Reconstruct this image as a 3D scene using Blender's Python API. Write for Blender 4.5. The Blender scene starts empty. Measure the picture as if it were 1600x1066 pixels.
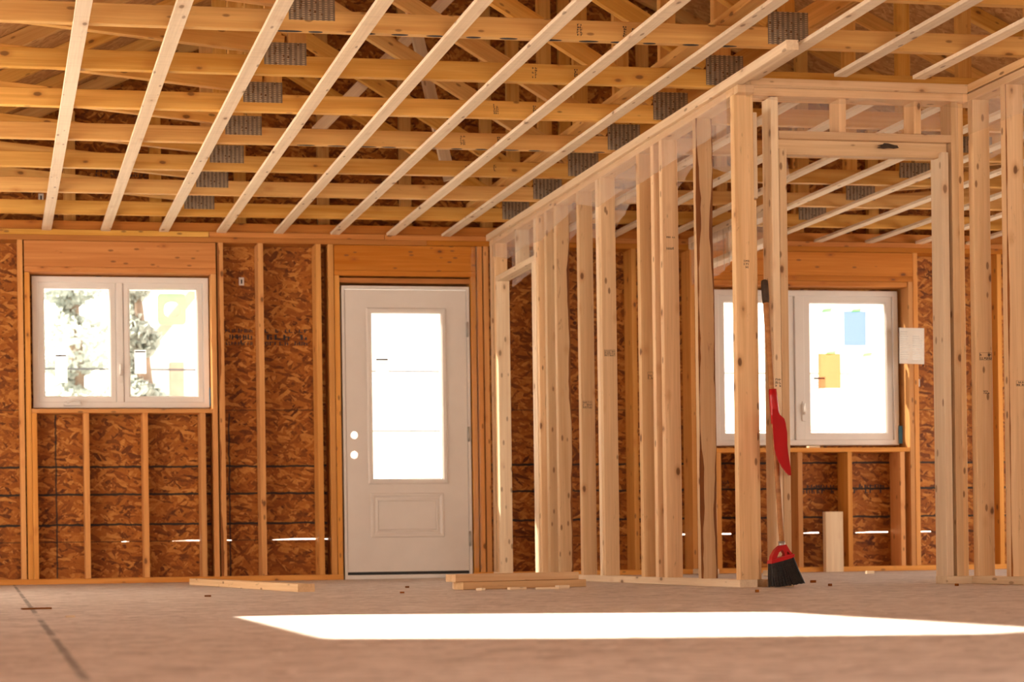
import bpy, math, random
from mathutils import Matrix, Vector
from mathutils.geometry import tessellate_polygon

sc = bpy.context.scene
COL = sc.collection
random.seed(7)
PI = math.pi

# ------------------------------------------------------------------ camera, sky, sun, exposure
CAM_H = 0.2001
cam = bpy.data.cameras.new('camera')
cam.sensor_width = 36.0
cam.lens = 36.0 * 2398.361 / 1600.0
cam.shift_x = (800 - 325.2235) / 1600.0
cam.shift_y = (864.8831 - 533) / 1600.0
cam.clip_start = 0.05
cam.clip_end = 500
cam.dof.use_dof = True
cam.dof.focus_distance = 7.2
cam.dof.aperture_fstop = 3.2
co = bpy.data.objects.new('camera', cam)
COL.objects.link(co)
YAW, ROLL = 0.1397, 0.0136
rt0 = Vector((math.cos(YAW), -math.sin(YAW), 0))
fw = Vector((math.sin(YAW), math.cos(YAW), 0))
up0 = Vector((0, 0, 1))
rt = rt0 * math.cos(ROLL) - up0 * math.sin(ROLL)
up = rt0 * math.sin(ROLL) + up0 * math.cos(ROLL)
co.matrix_world = Matrix(((rt.x, up.x, -fw.x, 0), (rt.y, up.y, -fw.y, 0), (rt.z, up.z, -fw.z, CAM_H), (0, 0, 0, 1)))
sc.camera = co

w = bpy.data.worlds.new('sky')
sc.world = w
w.use_nodes = True
nt = w.node_tree
nt.nodes.clear()
wo = nt.nodes.new('ShaderNodeOutputWorld')
bg = nt.nodes.new('ShaderNodeBackground')
tc = nt.nodes.new('ShaderNodeTexCoord')
sx = nt.nodes.new('ShaderNodeSeparateXYZ')
cr = nt.nodes.new('ShaderNodeValToRGB')
cr.color_ramp.elements[0].position = 0.0
cr.color_ramp.elements[0].color = (1.0, 0.81, 0.645, 1)
cr.color_ramp.elements[1].position = 0.8
cr.color_ramp.elements[1].color = (0.92, 0.83, 0.76, 1)
nt.links.new(tc.outputs['Generated'], sx.inputs[0])
nt.links.new(sx.outputs['Z'], cr.inputs[0])
nt.links.new(cr.outputs[0], bg.inputs[0])
bg.inputs[1].default_value = 7.0
nt.links.new(bg.outputs[0], wo.inputs[0])

sun = bpy.data.lights.new('sun', 'SUN')
sun.energy = 46.0
sun.angle = math.radians(0.55)
sun.color = (1.0, 0.86, 0.70)
so = bpy.data.objects.new('sun', sun)
COL.objects.link(so)
EL = math.radians(27.8)
sd = Vector((0.9482 * math.cos(EL), -0.3177 * math.cos(EL), -math.sin(EL)))
so.rotation_euler = sd.to_track_quat('-Z', 'Y').to_euler()

vs = sc.view_settings
vs.view_transform = 'Standard'
vs.look = 'None'
vs.gamma = 1.0
vs.use_curve_mapping = False
vs.exposure = -0.22

# ------------------------------------------------------------------ materials
def newmat(name):
    m = bpy.data.materials.new(name)
    m.use_nodes = True
    t = m.node_tree
    for n in list(t.nodes):
        t.nodes.remove(n)
    out = t.nodes.new('ShaderNodeOutputMaterial')
    b = t.nodes.new('ShaderNodeBsdfPrincipled')
    t.links.new(b.outputs[0], out.inputs[0])
    return m, t, b, out

class G:
    """tiny node-graph helper"""
    def __init__(s, t):
        s.t = t
    def n(s, typ, **kw):
        x = s.t.nodes.new(typ)
        for k, v in kw.items():
            setattr(x, k, v)
        return x
    def l(s, a, b):
        s.t.links.new(a, b)
    def val(s, sock, v):
        if hasattr(v, 'is_linked') or hasattr(v, 'links'):
            s.l(v, sock)
        else:
            sock.default_value = v
    def math(s, op, a, b=0.0, c=0.0):
        x = s.n('ShaderNodeMath', operation=op)
        for i, v in enumerate((a, b, c)):
            s.val(x.inputs[i], v)
        return x.outputs[0]
    def mapping(s, vec, scale=(1, 1, 1), loc=(0, 0, 0), rot=(0, 0, 0), tex=False):
        x = s.n('ShaderNodeMapping', vector_type='TEXTURE' if tex else 'POINT')
        s.l(vec, x.inputs[0])
        s.val(x.inputs['Location'], loc)
        s.val(x.inputs['Rotation'], rot)
        s.val(x.inputs['Scale'], scale)
        return x.outputs[0]
    def noise(s, vec, scale=1.0, detail=3.0, dist=0.0, rough=0.5):
        x = s.n('ShaderNodeTexNoise')
        s.l(vec, x.inputs['Vector'])
        x.inputs['Scale'].default_value = scale
        x.inputs['Detail'].default_value = detail
        x.inputs['Distortion'].default_value = dist
        x.inputs['Roughness'].default_value = rough
        return x.outputs[0]
    def voro(s, vec, scale=1.0):
        x = s.n('ShaderNodeTexVoronoi')
        s.l(vec, x.inputs['Vector'])
        x.inputs['Scale'].default_value = scale
        return x
    def ramp(s, fac, stops):
        x = s.n('ShaderNodeValToRGB')
        s.l(fac, x.inputs[0])
        e = x.color_ramp.elements
        while len(e) < len(stops):
            e.new(0.5)
        for i, (p, c) in enumerate(stops):
            e[i].position = p
            e[i].color = tuple(c) + ((1,) if len(c) == 3 else ())
        return x.outputs[0]
    def mix(s, fac, a, b, mode='MIX'):
        x = s.n('ShaderNodeMixRGB', blend_type=mode)
        s.val(x.inputs[0], fac)
        for i, v in ((1, a), (2, b)):
            if isinstance(v, tuple):
                v = v + ((1,) if len(v) == 3 else ())
            s.val(x.inputs[i], v)
        return x.outputs[0]
    def smooth(s, v, lo, hi, inv=False):
        x = s.n('ShaderNodeMapRange', interpolation_type='SMOOTHSTEP')
        s.val(x.inputs[0], v)
        x.inputs[1].default_value = lo
        x.inputs[2].default_value = hi
        x.inputs[3].default_value = 1.0 if inv else 0.0
        x.inputs[4].default_value = 0.0 if inv else 1.0
        return x.outputs[0]
    def bump(s, h, strength, dist, b):
        x = s.n('ShaderNodeBump')
        x.inputs['Strength'].default_value = strength
        x.inputs['Distance'].default_value = dist
        s.l(h, x.inputs['Height'])
        s.l(x.outputs[0], b.inputs['Normal'])

def wood(name, lo, hi, knots=1.0, spots=0.0, rough=0.62, saw=0.0):
    """sawn softwood, grain along local X, each board a little different"""
    m, t, b, o = newmat(name)
    g = G(t)
    tc = g.n('ShaderNodeTexCoord')
    oi = g.n('ShaderNodeObjectInfo')
    r = oi.outputs['Random']
    off = g.n('ShaderNodeCombineXYZ')
    g.l(g.math('MULTIPLY', r, 91.7), off.inputs[0])
    g.l(g.math('MULTIPLY', r, 37.3), off.inputs[1])
    g.l(g.math('MULTIPLY', r, 53.1), off.inputs[2])
    va = g.n('ShaderNodeVectorMath', operation='ADD')
    g.l(tc.outputs['Object'], va.inputs[0])
    g.l(off.outputs[0], va.inputs[1])
    v = va.outputs[0]
    grain = g.noise(g.mapping(v, (0.55, 16, 16)), 1.6, 4.0, 0.5, 0.55)
    fibre = g.noise(g.mapping(v, (3, 130, 130)), 1.0, 3.0, 0.0, 0.6)
    broad = g.noise(g.mapping(v, (0.5, 3.5, 3.5)), 1.0, 2.0)
    c = g.ramp(grain, [(0.30, lo), (0.52, tuple(0.5 * (a + d) for a, d in zip(lo, hi))), (0.70, hi)])
    c = g.mix(g.math('MULTIPLY', g.smooth(broad, 0.35, 0.7), 0.35), c, tuple(x * 0.86 for x in hi))
    c = g.mix(0.18, c, g.ramp(fibre, [(0.3, tuple(x * 0.55 for x in lo)), (0.7, hi)]))
    # hue and value differ from board to board
    hs = g.n('ShaderNodeHueSaturation')
    g.l(g.math('ADD', 0.498, g.math('MULTIPLY', r, 0.003)), hs.inputs['Hue'])
    g.l(g.math('ADD', 0.97, g.math('MULTIPLY', g.math('FRACT', g.math('MULTIPLY', r, 7.31)), 0.12)), hs.inputs['Saturation'])
    g.l(g.math('ADD', 0.86, g.math('MULTIPLY', g.math('FRACT', g.math('MULTIPLY', r, 13.7)), 0.26)), hs.inputs['Value'])
    g.l(c, hs.inputs['Color'])
    c = hs.outputs[0]
    if knots:
        vo = g.voro(g.mapping(v, (4.6, 9, 9)), 1.0)
        wob = g.math('ADD', vo.outputs['Distance'], g.math('MULTIPLY', g.noise(v, 30, 2), 0.06))
        gate = g.n('ShaderNodeSeparateColor')
        g.l(vo.outputs['Color'], gate.inputs[0])
        k = g.math('MULTIPLY', g.smooth(wob, 0.09, 0.15, True), g.math('GREATER_THAN', gate.outputs[0], 0.12))
        halo = g.math('MULTIPLY', g.smooth(wob, 0.10, 0.30, True), g.math('GREATER_THAN', gate.outputs[0], 0.12))
        c = g.mix(g.math('MULTIPLY', halo, 0.45 * knots), c, (lo[0] * 0.75, lo[1] * 0.55, lo[2] * 0.4))
        c = g.mix(g.math('MULTIPLY', k, 0.85 * knots), c, (0.13, 0.052, 0.018))
        pv = g.voro(g.mapping(v, (8, 21, 21)), 1.0)
        ps_ = g.n('ShaderNodeSeparateColor')
        g.l(pv.outputs['Color'], ps_.inputs[0])
        pk = g.math('MULTIPLY', g.smooth(pv.outputs['Distance'], 0.11, 0.19, True), g.math('GREATER_THAN', ps_.outputs[1], 0.55))
        c = g.mix(g.math('MULTIPLY', pk, 0.75 * knots), c, (0.17, 0.07, 0.025))
    if spots:
        s = g.smooth(g.noise(g.mapping(v, (6, 30, 30)), 1.0, 5.0, 0.6, 0.7), 0.62, 0.72)
        c = g.mix(g.math('MULTIPLY', s, spots), c, (0.16, 0.075, 0.035))
    if saw:
        s = g.noise(g.mapping(v, (70, 3, 3)), 1.0, 2.0)
        c = g.mix(g.math('MULTIPLY', g.smooth(s, 0.45, 0.75), saw), c, (0.30, 0.19, 0.11))
    g.l(c, b.inputs['Base Color'])
    b.inputs['Roughness'].default_value = rough
    b.inputs['Specular IOR Level'].default_value = 0.25
    g.bump(fibre, 0.25, 0.001, b)
    return m

M = {}
M['pine'] = wood('pine_truss', (0.60, 0.285, 0.068), (0.84, 0.510, 0.170), 0.9, 0.14)
M['stud'] = wood('spruce_stud', (0.65, 0.40, 0.205), (0.85, 0.61, 0.36), 1.0, 0.5)
M['stud_shade'] = wood('spruce_stud_shade_tone', (0.57, 0.235, 0.062), (0.76, 0.39, 0.135), 1.0, 0.25)  # deeper orange of the shaded far wall put into the stud colour
M['header'] = wood('header_shade_tone', (0.43, 0.145, 0.030), (0.60, 0.252, 0.068), 1.0, 0.3)  # saturated tone of the far end's shade baked into this colour
M['strap'] = wood('rough_strapping', (0.74, 0.58, 0.40), (0.90, 0.76, 0.57), 0.8, 0.18, 0.75, 0.12)
M['pale'] = wood('pale_spruce', (0.72, 0.53, 0.34), (0.90, 0.74, 0.53), 0.8, 0.12)
M['wane'] = wood('bark_wane', (0.12, 0.030, 0.006), (0.34, 0.125, 0.03), 0.0, 0.0, 0.9)
M['handle'] = wood('broom_handle_wood', (0.32, 0.125, 0.035), (0.55, 0.27, 0.10), 0.4, 0.75, 0.5)

def osb(name, stops, lines=False, seams=None, plane='xz', rough=0.7, chip=1.0):
    """pressed wood strands in three overlapping random directions"""
    m, t, b, o = newmat(name)
    g = G(t)
    tc = g.n('ShaderNodeTexCoord')
    v = tc.outputs['Object']
    sep = g.n('ShaderNodeSeparateXYZ')
    g.l(v, sep.inputs[0])
    cb = g.n('ShaderNodeCombineXYZ')
    a, d = {'xz': ('X', 'Z'), 'xy': ('X', 'Y'), 'yz': ('Y', 'Z')}[plane]
    g.l(sep.outputs[a], cb.inputs[0])
    g.l(sep.outputs[d], cb.inputs[1])
    p = cb.outputs[0]
    warp = g.n('ShaderNodeVectorMath', operation='SCALE')
    nz = g.n('ShaderNodeTexNoise')
    g.l(p, nz.inputs['Vector'])
    nz.inputs['Scale'].default_value = 9.0
    g.l(nz.outputs['Color'], warp.inputs[0])
    warp.inputs['Scale'].default_value = 0.05
    wa = g.n('ShaderNodeVectorMath', operation='ADD')
    g.l(p, wa.inputs[0])
    g.l(warp.outputs[0], wa.inputs[1])
    p2 = wa.outputs[0]
    layers = []
    for k, ang in enumerate((0.25, 1.35, -0.75, 2.3, 0.7, -0.2)):
        vo = g.voro(g.mapping(p2, (1 / (13 * chip), 1 / (50 * chip), 1), (k * 3.7, k * 1.9, 0), (0, 0, ang), True), 1.0)
        s = g.n('ShaderNodeSeparateColor')
        g.l(vo.outputs['Color'], s.inputs[0])
        layers.append((s.outputs[0], s.outputs[1], vo.outputs['Distance']))
    val = layers[0][0]
    for k in range(1, 6):
        x = g.n('ShaderNodeMix')
        x.data_type = 'FLOAT'
        g.l(g.math('GREATER_THAN', layers[k][1], 0.62), x.inputs[0])
        g.l(val, x.inputs[2])
        g.l(layers[k][0], x.inputs[3])
        val = x.outputs[0]
    fine = g.noise(g.mapping(p2, (60, 60, 1)), 1.0, 4, 1.0)
    big = g.noise(p, 3.0, 3)
    val = g.math('ADD', g.math('MULTIPLY', val, 0.62), g.math('ADD', g.math('MULTIPLY', fine, 0.30), g.math('MULTIPLY', big, 0.22)))
    val = g.math('SUBTRACT', val, 0.06)
    c = g.ramp(val, stops)
    zz, xx = sep.outputs[d], sep.outputs[a]
    wob = g.math('MULTIPLY', g.math('SUBTRACT', g.noise(p, 14.0, 3), 0.5), 0.02)
    if lines:
        for z0 in lines[0]:
            dd = g.math('ABSOLUTE', g.math('SUBTRACT', g.math('ADD', zz, wob), z0))
            c = g.mix(g.math('MULTIPLY', g.smooth(dd, 0.0055, 0.0100, True), 0.95), c, (0.012, 0.014, 0.012))
        low = g.math('LESS_THAN', zz, 1.19)
        for x0 in lines[1]:
            dd = g.math('ABSOLUTE', g.math('SUBTRACT', g.math('ADD', xx, wob), x0))
            k = g.math('MULTIPLY', g.smooth(dd, 0.004, 0.008, True), low)
            c = g.mix(g.math('MULTIPLY', k, 0.85), c, (0.012, 0.014, 0.012))
        for z0 in lines[2]:
            dd = g.math('ABSOLUTE', g.math('SUBTRACT', zz, z0))
            c = g.mix(g.math('MULTIPLY', g.smooth(dd, 0.002, 0.004, True), 0.8), c, (0.02, 0.012, 0.006))
    if seams:
        for axis, pos, wd in seams:
            src = xx if axis == 'a' else zz
            dd = g.math('ABSOLUTE', g.math('SUBTRACT', g.math('ADD', src, wob), pos))
            n2 = g.smooth(g.noise(p, 2.3, 3), 0.38, 0.55)
            c = g.mix(g.math('MULTIPLY', g.math('MULTIPLY', g.smooth(dd, wd * 0.5, wd, True), n2), 0.75), c, (0.13, 0.115, 0.10))
    g.l(c, b.inputs['Base Color'])
    b.inputs['Roughness'].default_value = rough
    b.inputs['Specular IOR Level'].default_value = 0.3
    g.bump(val, 0.35, 0.002, b)
    return m

DARK = [(0.14, (0.075, 0.017, 0.002)), (0.38, (0.245, 0.068, 0.007)), (0.64, (0.37, 0.123, 0.014)), (0.90, (0.60, 0.27, 0.06))]
M['osb'] = osb('osb_wall', DARK, lines=((0.816, 0.622, 0.410), (0.449, 1.675), (1.215, 0.291)))
M['osb_yz'] = osb('osb_side', DARK, plane='yz')
M['osb_roof'] = osb('osb_roof', [(0.2, (0.36, 0.165, 0.052)), (0.55, (0.48, 0.245, 0.085)), (0.85, (0.60, 0.35, 0.14))], plane='xy')
M['osb_floor'] = osb('osb_floor', [(0.15, (0.36, 0.29, 0.245)), (0.45, (0.56, 0.475, 0.415)), (0.75, (0.66, 0.575, 0.51)), (0.95, (0.76, 0.68, 0.61))],
                     plane='xy', seams=(('a', 0.145, 0.012), ('a', 2.585, 0.006), ('a', 5.03, 0.006), ('b', 6.03, 0.006), ('b', 8.47, 0.006), ('b', 4.81, 0.004)), chip=0.9)

def plain(name, col, rough=0.5, metal=0.0, var=0.06, spec=0.4, scale=8.0):
    m, t, b, o = newmat(name)
    g = G(t)
    tc = g.n('ShaderNodeTexCoord')
    n = g.noise(tc.outputs['Object'], scale, 3)
    c = g.ramp(n, [(0.3, tuple(max(0, x * (1 - var)) for x in col)), (0.7, tuple(min(1, x * (1 + var)) for x in col))])
    g.l(c, b.inputs['Base Color'])
    b.inputs['Roughness'].default_value = rough
    b.inputs['Metallic'].default_value = metal
    b.inputs['Specular IOR Level'].default_value = spec
    return m

M['vinyl'] = plain('white_vinyl', (0.70, 0.66, 0.62), 0.35, var=0.02)
M['doorpaint'] = plain('primed_white_door', (0.66, 0.605, 0.555), 0.45, var=0.02)
M['gasket'] = plain('black_gasket', (0.015, 0.014, 0.013), 0.6)
M['steel'] = plain('hinge_steel', (0.42, 0.40, 0.37), 0.4, 0.8)
M['red'] = plain('red_plastic', (0.46, 0.010, 0.014), 0.28, var=0.08, spec=0.5)
M['bristle'] = plain('black_bristle', (0.022, 0.019, 0.017), 0.55, var=0.5, scale=60)
M['rubber'] = plain('dark_grip', (0.05, 0.028, 0.016), 0.6, var=0.3, scale=40)
M['ink'] = plain('stamp_ink', (0.035, 0.03, 0.03), 0.8)
M['paper'] = plain('notice_paper', (0.70, 0.66, 0.60), 0.8, var=0.03)
M['snow'] = plain('pale_ground', (0.74, 0.72, 0.69), 0.9, var=0.08, scale=0.4)
M['siding'] = plain('house_siding', (0.80, 0.79, 0.77), 0.8, var=0.03)
M['fascia'] = plain('house_trim', (0.32, 0.235, 0.18), 0.8, var=0.1)
M['roofing'] = plain('house_roofing', (0.55, 0.54, 0.53), 0.9, var=0.1)
M['bark'] = plain('tree_bark', (0.16, 0.12, 0.09), 0.9, var=0.3)
M['cable'] = plain('cable_black', (0.03, 0.03, 0.035), 0.6)
M['tape_blue'] = plain('blue_tape', (0.05, 0.22, 0.42), 0.5)

def plate_mat():
    m, t, b, o = newmat('galvanised_plate')
    g = G(t)
    tc = g.n('ShaderNodeTexCoord')
    sp = g.n('ShaderNodeSeparateXYZ')
    g.l(tc.outputs['Object'], sp.inputs[0])
    x, z = sp.outputs[0], sp.outputs[2]
    fx = g.math('FRACT', g.math('MULTIPLY', x, 40.0))
    fz = g.math('FRACT', g.math('MULTIPLY', z, 105.0))
    slot = g.math('MULTIPLY', g.math('LESS_THAN', g.math('ABSOLUTE', g.math('SUBTRACT', fx, 0.5)), 0.24),
                  g.math('LESS_THAN', g.math('ABSOLUTE', g.math('SUBTRACT', fz, 0.5)), 0.26))
    n = g.noise(tc.outputs['Object'], 22, 3)
    base = g.ramp(n, [(0.3, (0.15, 0.115, 0.08)), (0.7, (0.26, 0.21, 0.155))])
    c = g.mix(slot, base, (0.52, 0.41, 0.27))
    holes = g.voro(tc.outputs['Object'], 34)
    c = g.mix(g.smooth(holes.outputs['Distance'], 0.14, 0.24, True), c, (0.14, 0.07, 0.03))
    g.l(c, b.inputs['Base Color'])
    b.inputs['Metallic'].default_value = 0.35
    b.inputs['Roughness'].default_value = 0.5
    g.bump(slot, 0.6, 0.001, b)
    return m
M['plate'] = plate_mat()

def trans(name, col, clear, rough=0.25, gloss=0.12, tl=0.5):
    m, t, b, o = newmat(name)
    t.nodes.remove(b)
    g = G(t)
    tr = g.n('ShaderNodeBsdfTransparent')
    df = g.n('ShaderNodeBsdfDiffuse')
    df.inputs[0].default_value = col + (1,)
    tl_ = g.n('ShaderNodeBsdfTranslucent')
    tl_.inputs[0].default_value = col + (1,)
    gl = g.n('ShaderNodeBsdfGlossy')
    gl.inputs['Roughness'].default_value = rough
    tc = g.n('ShaderNodeTexCoord')
    nz = g.noise(tc.outputs['Object'], 3.0, 2, 0.3)
    m1 = g.n('ShaderNodeMixShader')
    m1.inputs[0].default_value = tl
    g.l(df.outputs[0], m1.inputs[1])
    g.l(tl_.outputs[0], m1.inputs[2])
    m2 = g.n('ShaderNodeMixShader')
    m2.inputs[0].default_value = gloss
    g.l(m1.outputs[0], m2.inputs[1])
    g.l(gl.outputs[0], m2.inputs[2])
    m3 = g.n('ShaderNodeMixShader')
    g.l(g.math('MAXIMUM', 0.02, g.math('ADD', clear - 0.08, g.math('MULTIPLY', nz, 0.16))), m3.inputs[0])
    g.l(m2.outputs[0], m3.inputs[1])
    g.l(tr.outputs[0], m3.inputs[2])
    g.l(m3.outputs[0], o.inputs[0])
    return m
M['poly'] = trans('vapour_barrier_film', (0.84, 0.74, 0.65), 0.70, 0.25, 0.06, 0.5)
M['film'] = trans('thin_clear_film', (0.84, 0.74, 0.65), 0.86)
M['stick_white'] = trans('white_sticker', (0.93, 0.93, 0.94), -0.1, 0.6, 0.02, 0.8)
M['stick_green'] = trans('green_sticker', (0.58, 0.90, 0.56), -0.1, 0.6, 0.02, 0.8)
M['sheet_orange'] = trans('orange_sheet', (0.90, 0.56, 0.36), -0.1, 0.6, 0.02, 0.85)
M['sheet_blue'] = trans('blue_sheet', (0.46, 0.58, 0.84), -0.1, 0.6, 0.02, 0.85)
M['sheet_grey'] = trans('grey_sheet', (0.76, 0.82, 0.93), -0.1, 0.6, 0.02, 0.85)

M['leaf'] = trans('tree_leaves', (0.36, 0.40, 0.37), -0.1, 0.6, 0.02, 0.5)

def glass_mat():
    m, t, b, o = newmat('window_glass')
    t.nodes.remove(b)
    g = G(t)
    tr = g.n('ShaderNodeBsdfTransparent')
    tr.inputs[0].default_value = (0.95, 0.97, 0.96, 1)
    gl = g.n('ShaderNodeBsdfGlossy')
    gl.inputs['Roughness'].default_value = 0.02
    lw = g.n('ShaderNodeFresnel')
    lw.inputs[0].default_value = 1.45
    m1 = g.n('ShaderNodeMixShader')
    g.l(g.math('MULTIPLY', lw.outputs[0], 0.8), m1.inputs[0])
    g.l(tr.outputs[0], m1.inputs[1])
    g.l(gl.outputs[0], m1.inputs[2])
    g.l(m1.outputs[0], o.inputs[0])
    return m
M['glass'] = glass_mat()

# ------------------------------------------------------------------ building helpers
def wm(o):
    return (wm(o.parent) if o.parent else Matrix.Identity(4)) @ o.matrix_basis

def place(name, me, mat, parent, mw):
    o = bpy.data.objects.new(name, me)
    COL.objects.link(o)
    if mat is not None and len(me.materials) == 0:
        for x in (mat if isinstance(mat, (list, tuple)) else [mat]):
            me.materials.append(M[x])
    if parent is not None:
        o.parent = parent
        o.matrix_basis = wm(parent).inverted() @ mw
    else:
        o.matrix_basis = mw
    return o

def tag(o, label=None, cat=None, group=None, kind=None):
    if label: o['label'] = label
    if cat: o['category'] = cat
    if group: o['group'] = group
    if kind: o['kind'] = kind
    elif cat and not kind: o['kind'] = 'thing'
    return o

def thing(name, loc, label, cat, group=None, kind=None):
    o = bpy.data.objects.new(name, None)
    o.empty_display_size = 0.1
    COL.objects.link(o)
    o.location = loc
    return tag(o, label, cat, group, kind or 'thing')

def pyobj(name, verts, faces, mat, parent=None, origin=None, smooth=False, midx=None):
    vs_ = [Vector(v) for v in verts]
    if origin is None:
        lo = Vector([min(v[i] for v in vs_) for i in range(3)])
        hi = Vector([max(v[i] for v in vs_) for i in range(3)])
        origin = (lo + hi) / 2
    origin = Vector(origin)
    me = bpy.data.meshes.new(name)
    me.from_pydata([tuple(v - origin) for v in vs_], [], faces)
    if smooth:
        for p in me.polygons: p.use_smooth = True
    o = place(name, me, mat, parent, Matrix.Translation(origin))
    if midx:
        for i, p in enumerate(me.polygons): p.material_index = midx[i]
    me.update()
    return o

def prism_mesh(L, a, b, ch=0.0025, name='board'):
    """eased-edge board, length along local X"""
    ch = min(ch, a * 0.2, b * 0.2)
    A, B = a / 2, b / 2
    sec = [(-A + ch, -B), (A - ch, -B), (A, -B + ch), (A, B - ch), (A - ch, B), (-A + ch, B), (-A, B - ch), (-A, -B + ch)]
    vv = [(-L / 2, y, z) for y, z in sec] + [(L / 2, y, z) for y, z in sec]
    ff = [tuple(range(7, -1, -1)), tuple(range(8, 16))]
    for i in range(8):
        j = (i + 1) % 8
        ff.append((i, j, 8 + j, 8 + i))
    me = bpy.data.meshes.new(name)
    me.from_pydata(vv, [], ff)
    me.update()
    return me

ROT = {'x': Matrix.Identity(4), 'y': Matrix.Rotation(PI / 2, 4, 'Z'), 'z': Matrix.Rotation(-PI / 2, 4, 'Y')}

def board(name, x, y, z, axis, mat, parent=None, ch=0.0025):
    """axis-aligned board from x=(x0,x1), y=(y0,y1), z=(z0,z1), grain along axis"""
    d = {'x': x[1] - x[0], 'y': y[1] - y[0], 'z': z[1] - z[0]}
    c = Vector(((x[0] + x[1]) / 2, (y[0] + y[1]) / 2, (z[0] + z[1]) / 2))
    if axis == 'x': L, a, b = d['x'], d['y'], d['z']
    elif axis == 'y': L, a, b = d['y'], d['x'], d['z']
    else: L, a, b = d['z'], d['y'], d['x']
    return place(name, prism_mesh(L, a, b, ch, name), mat, parent, Matrix.Translation(c) @ ROT[axis])

def slant(name, p0, p1, wide, thick, mat, parent=None, ch=0.0025):
    """board whose centre line runs p0 -> p1; 'wide' lies in the vertical plane of the run, 'thick' across"""
    p0, p1 = Vector(p0), Vector(p1)
    d = (p1 - p0)
    L = d.length
    ux = d.normalized()
    ref = Vector((0, 0, 1)) if abs(ux.z) < 0.999 else Vector((1, 0, 0))
    uy = ref.cross(ux).normalized()
    uz = ux.cross(uy)
    c = (p0 + p1) / 2
    R = Matrix(((ux.x, uy.x, uz.x, c.x), (ux.y, uy.y, uz.y, c.y), (ux.z, uy.z, uz.z, c.z), (0, 0, 0, 1)))
    return place(name, prism_mesh(L, thick, wide, ch, name), mat, parent, R)

def wany(name, x, y, z, mat, parent, corners, amp=0.024, seed=1):
    """upright stud with bark wane eating its corners; corners = set of 'sx sy' signs"""
    rnd = random.Random(seed)
    cx, cy = (x[0] + x[1]) / 2, (y[0] + y[1]) / 2
    A, B = (x[1] - x[0]) / 2, (y[1] - y[0]) / 2
    n = 46
    rows = []
    cut = {c: [max(0.0025, amp * (0.55 + 0.6 * math.sin(i * 0.33 + ph[0]) * math.sin(i * 0.13 + ph[1]) + rnd.uniform(-0.16, 0.16))) for i in range(n + 1)]
           for c in corners for ph in [(rnd.uniform(0, 6), rnd.uniform(0, 6))]}
    order = [(-1, -1), (1, -1), (1, 1), (-1, 1)]
    verts, faces, mi = [], [], []
    for i in range(n + 1):
        zz = z[0] + (z[1] - z[0]) * i / n
        for k, (sx_, sy_) in enumerate(order):
            c = cut[(sx_, sy_)][i] if (sx_, sy_) in cut else 0.0025
            a_ = (sx_ * A, sy_ * (B - min(c * 0.55, B * 0.8)))
            b_ = (sx_ * (A - min(c, A)), sy_ * B)
            pts = (a_, b_) if k in (0, 2) else (b_, a_)
            for q in pts:
                verts.append((cx + q[0], cy + q[1], zz))
    for i in range(n):
        for k in range(8):
            j = (k + 1) % 8
            faces.append((i * 8 + k, i * 8 + j, i * 8 + 8 + j, i * 8 + 8 + k))
            corner = order[k // 2] if k % 2 == 0 else None
            mi.append(1 if corner in cut else 0)
    faces.append(tuple(range(7, -1, -1))); mi.append(0)
    faces.append(tuple(n * 8 + k for k in range(8))); mi.append(0)
    # store with local X along the length so the grain follows it
    c0 = Vector((cx, cy, (z[0] + z[1]) / 2))
    mw = Matrix.Translation(c0) @ ROT['z']
    inv = mw.inverted()
    me = bpy.data.meshes.new(name)
    me.from_pydata([tuple(inv @ Vector(v)) for v in verts], [], faces)
    o = place(name, me, [mat, 'wane'], parent, mw)
    for i, p in enumerate(me.polygons): p.material_index = mi[i]
    me.update()
    return o

def poly_holes(name, outer, holes, plane, d0, d1, mat, parent=None):
    """flat slab with holes: loops of 2D points, plane 'xz'|'yz'|'xy', thickness d0..d1 on the third axis"""
    loops = [outer] + holes
    v3 = [[Vector((p[0], p[1], 0)) for p in lp] for lp in loops]
    tris = tessellate_polygon(v3)
    flat = [p for lp in loops for p in lp]
    N = len(flat)
    def to3(p, d):
        return {'xz': (p[0], d, p[1]), 'yz': (d, p[0], p[1]), 'xy': (p[0], p[1], d)}[plane]
    verts = [to3(p, d0) for p in flat] + [to3(p, d1) for p in flat]
    faces = [tuple(t) for t in tris] + [tuple(N + i for i in reversed(t)) for t in tris]
    base = 0
    for lp in loops:
        n = len(lp)
        for i in range(n):
            j = (i + 1) % n
            faces.append((base + i, base + j, N + base + j, N + base + i))
        base += n
    return pyobj(name, verts, faces, mat, parent, origin=(0, 0, 0) if parent is None else None)

def rect(x0, x1, z0, z1):
    return [(x0, z0), (x1, z0), (x1, z1), (x0, z1)]

def circle(cx, cz, r, n=24):
    return [(cx + r * math.cos(2 * PI * i / n), cz + r * math.sin(2 * PI * i / n)) for i in range(n)]

def ring(name, x, z, prof, mat, parent):
    """mitred rectangular frame in the XZ plane; prof = [(inset, y), ...] closed profile"""
    verts, faces = [], []
    n = len(prof)
    for (cx, cz, sx_, sz_) in ((x[0], z[0], 1, 1), (x[1], z[0], -1, 1), (x[1], z[1], -1, -1), (x[0], z[1], 1, -1)):
        for ins, y in prof:
            verts.append((cx + sx_ * ins, y, cz + sz_ * ins))
    for c in range(4):
        d = (c + 1) % 4
        for i in range(n):
            j = (i + 1) % n
            faces.append((c * n + i, d * n + i, d * n + j, c * n + j))
    return pyobj(name, verts, faces, mat, parent)

def box(name, x, y, z, mat, parent=None, ch=0.002):
    return board(name, x, y, z, 'x', mat, parent, ch)

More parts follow.
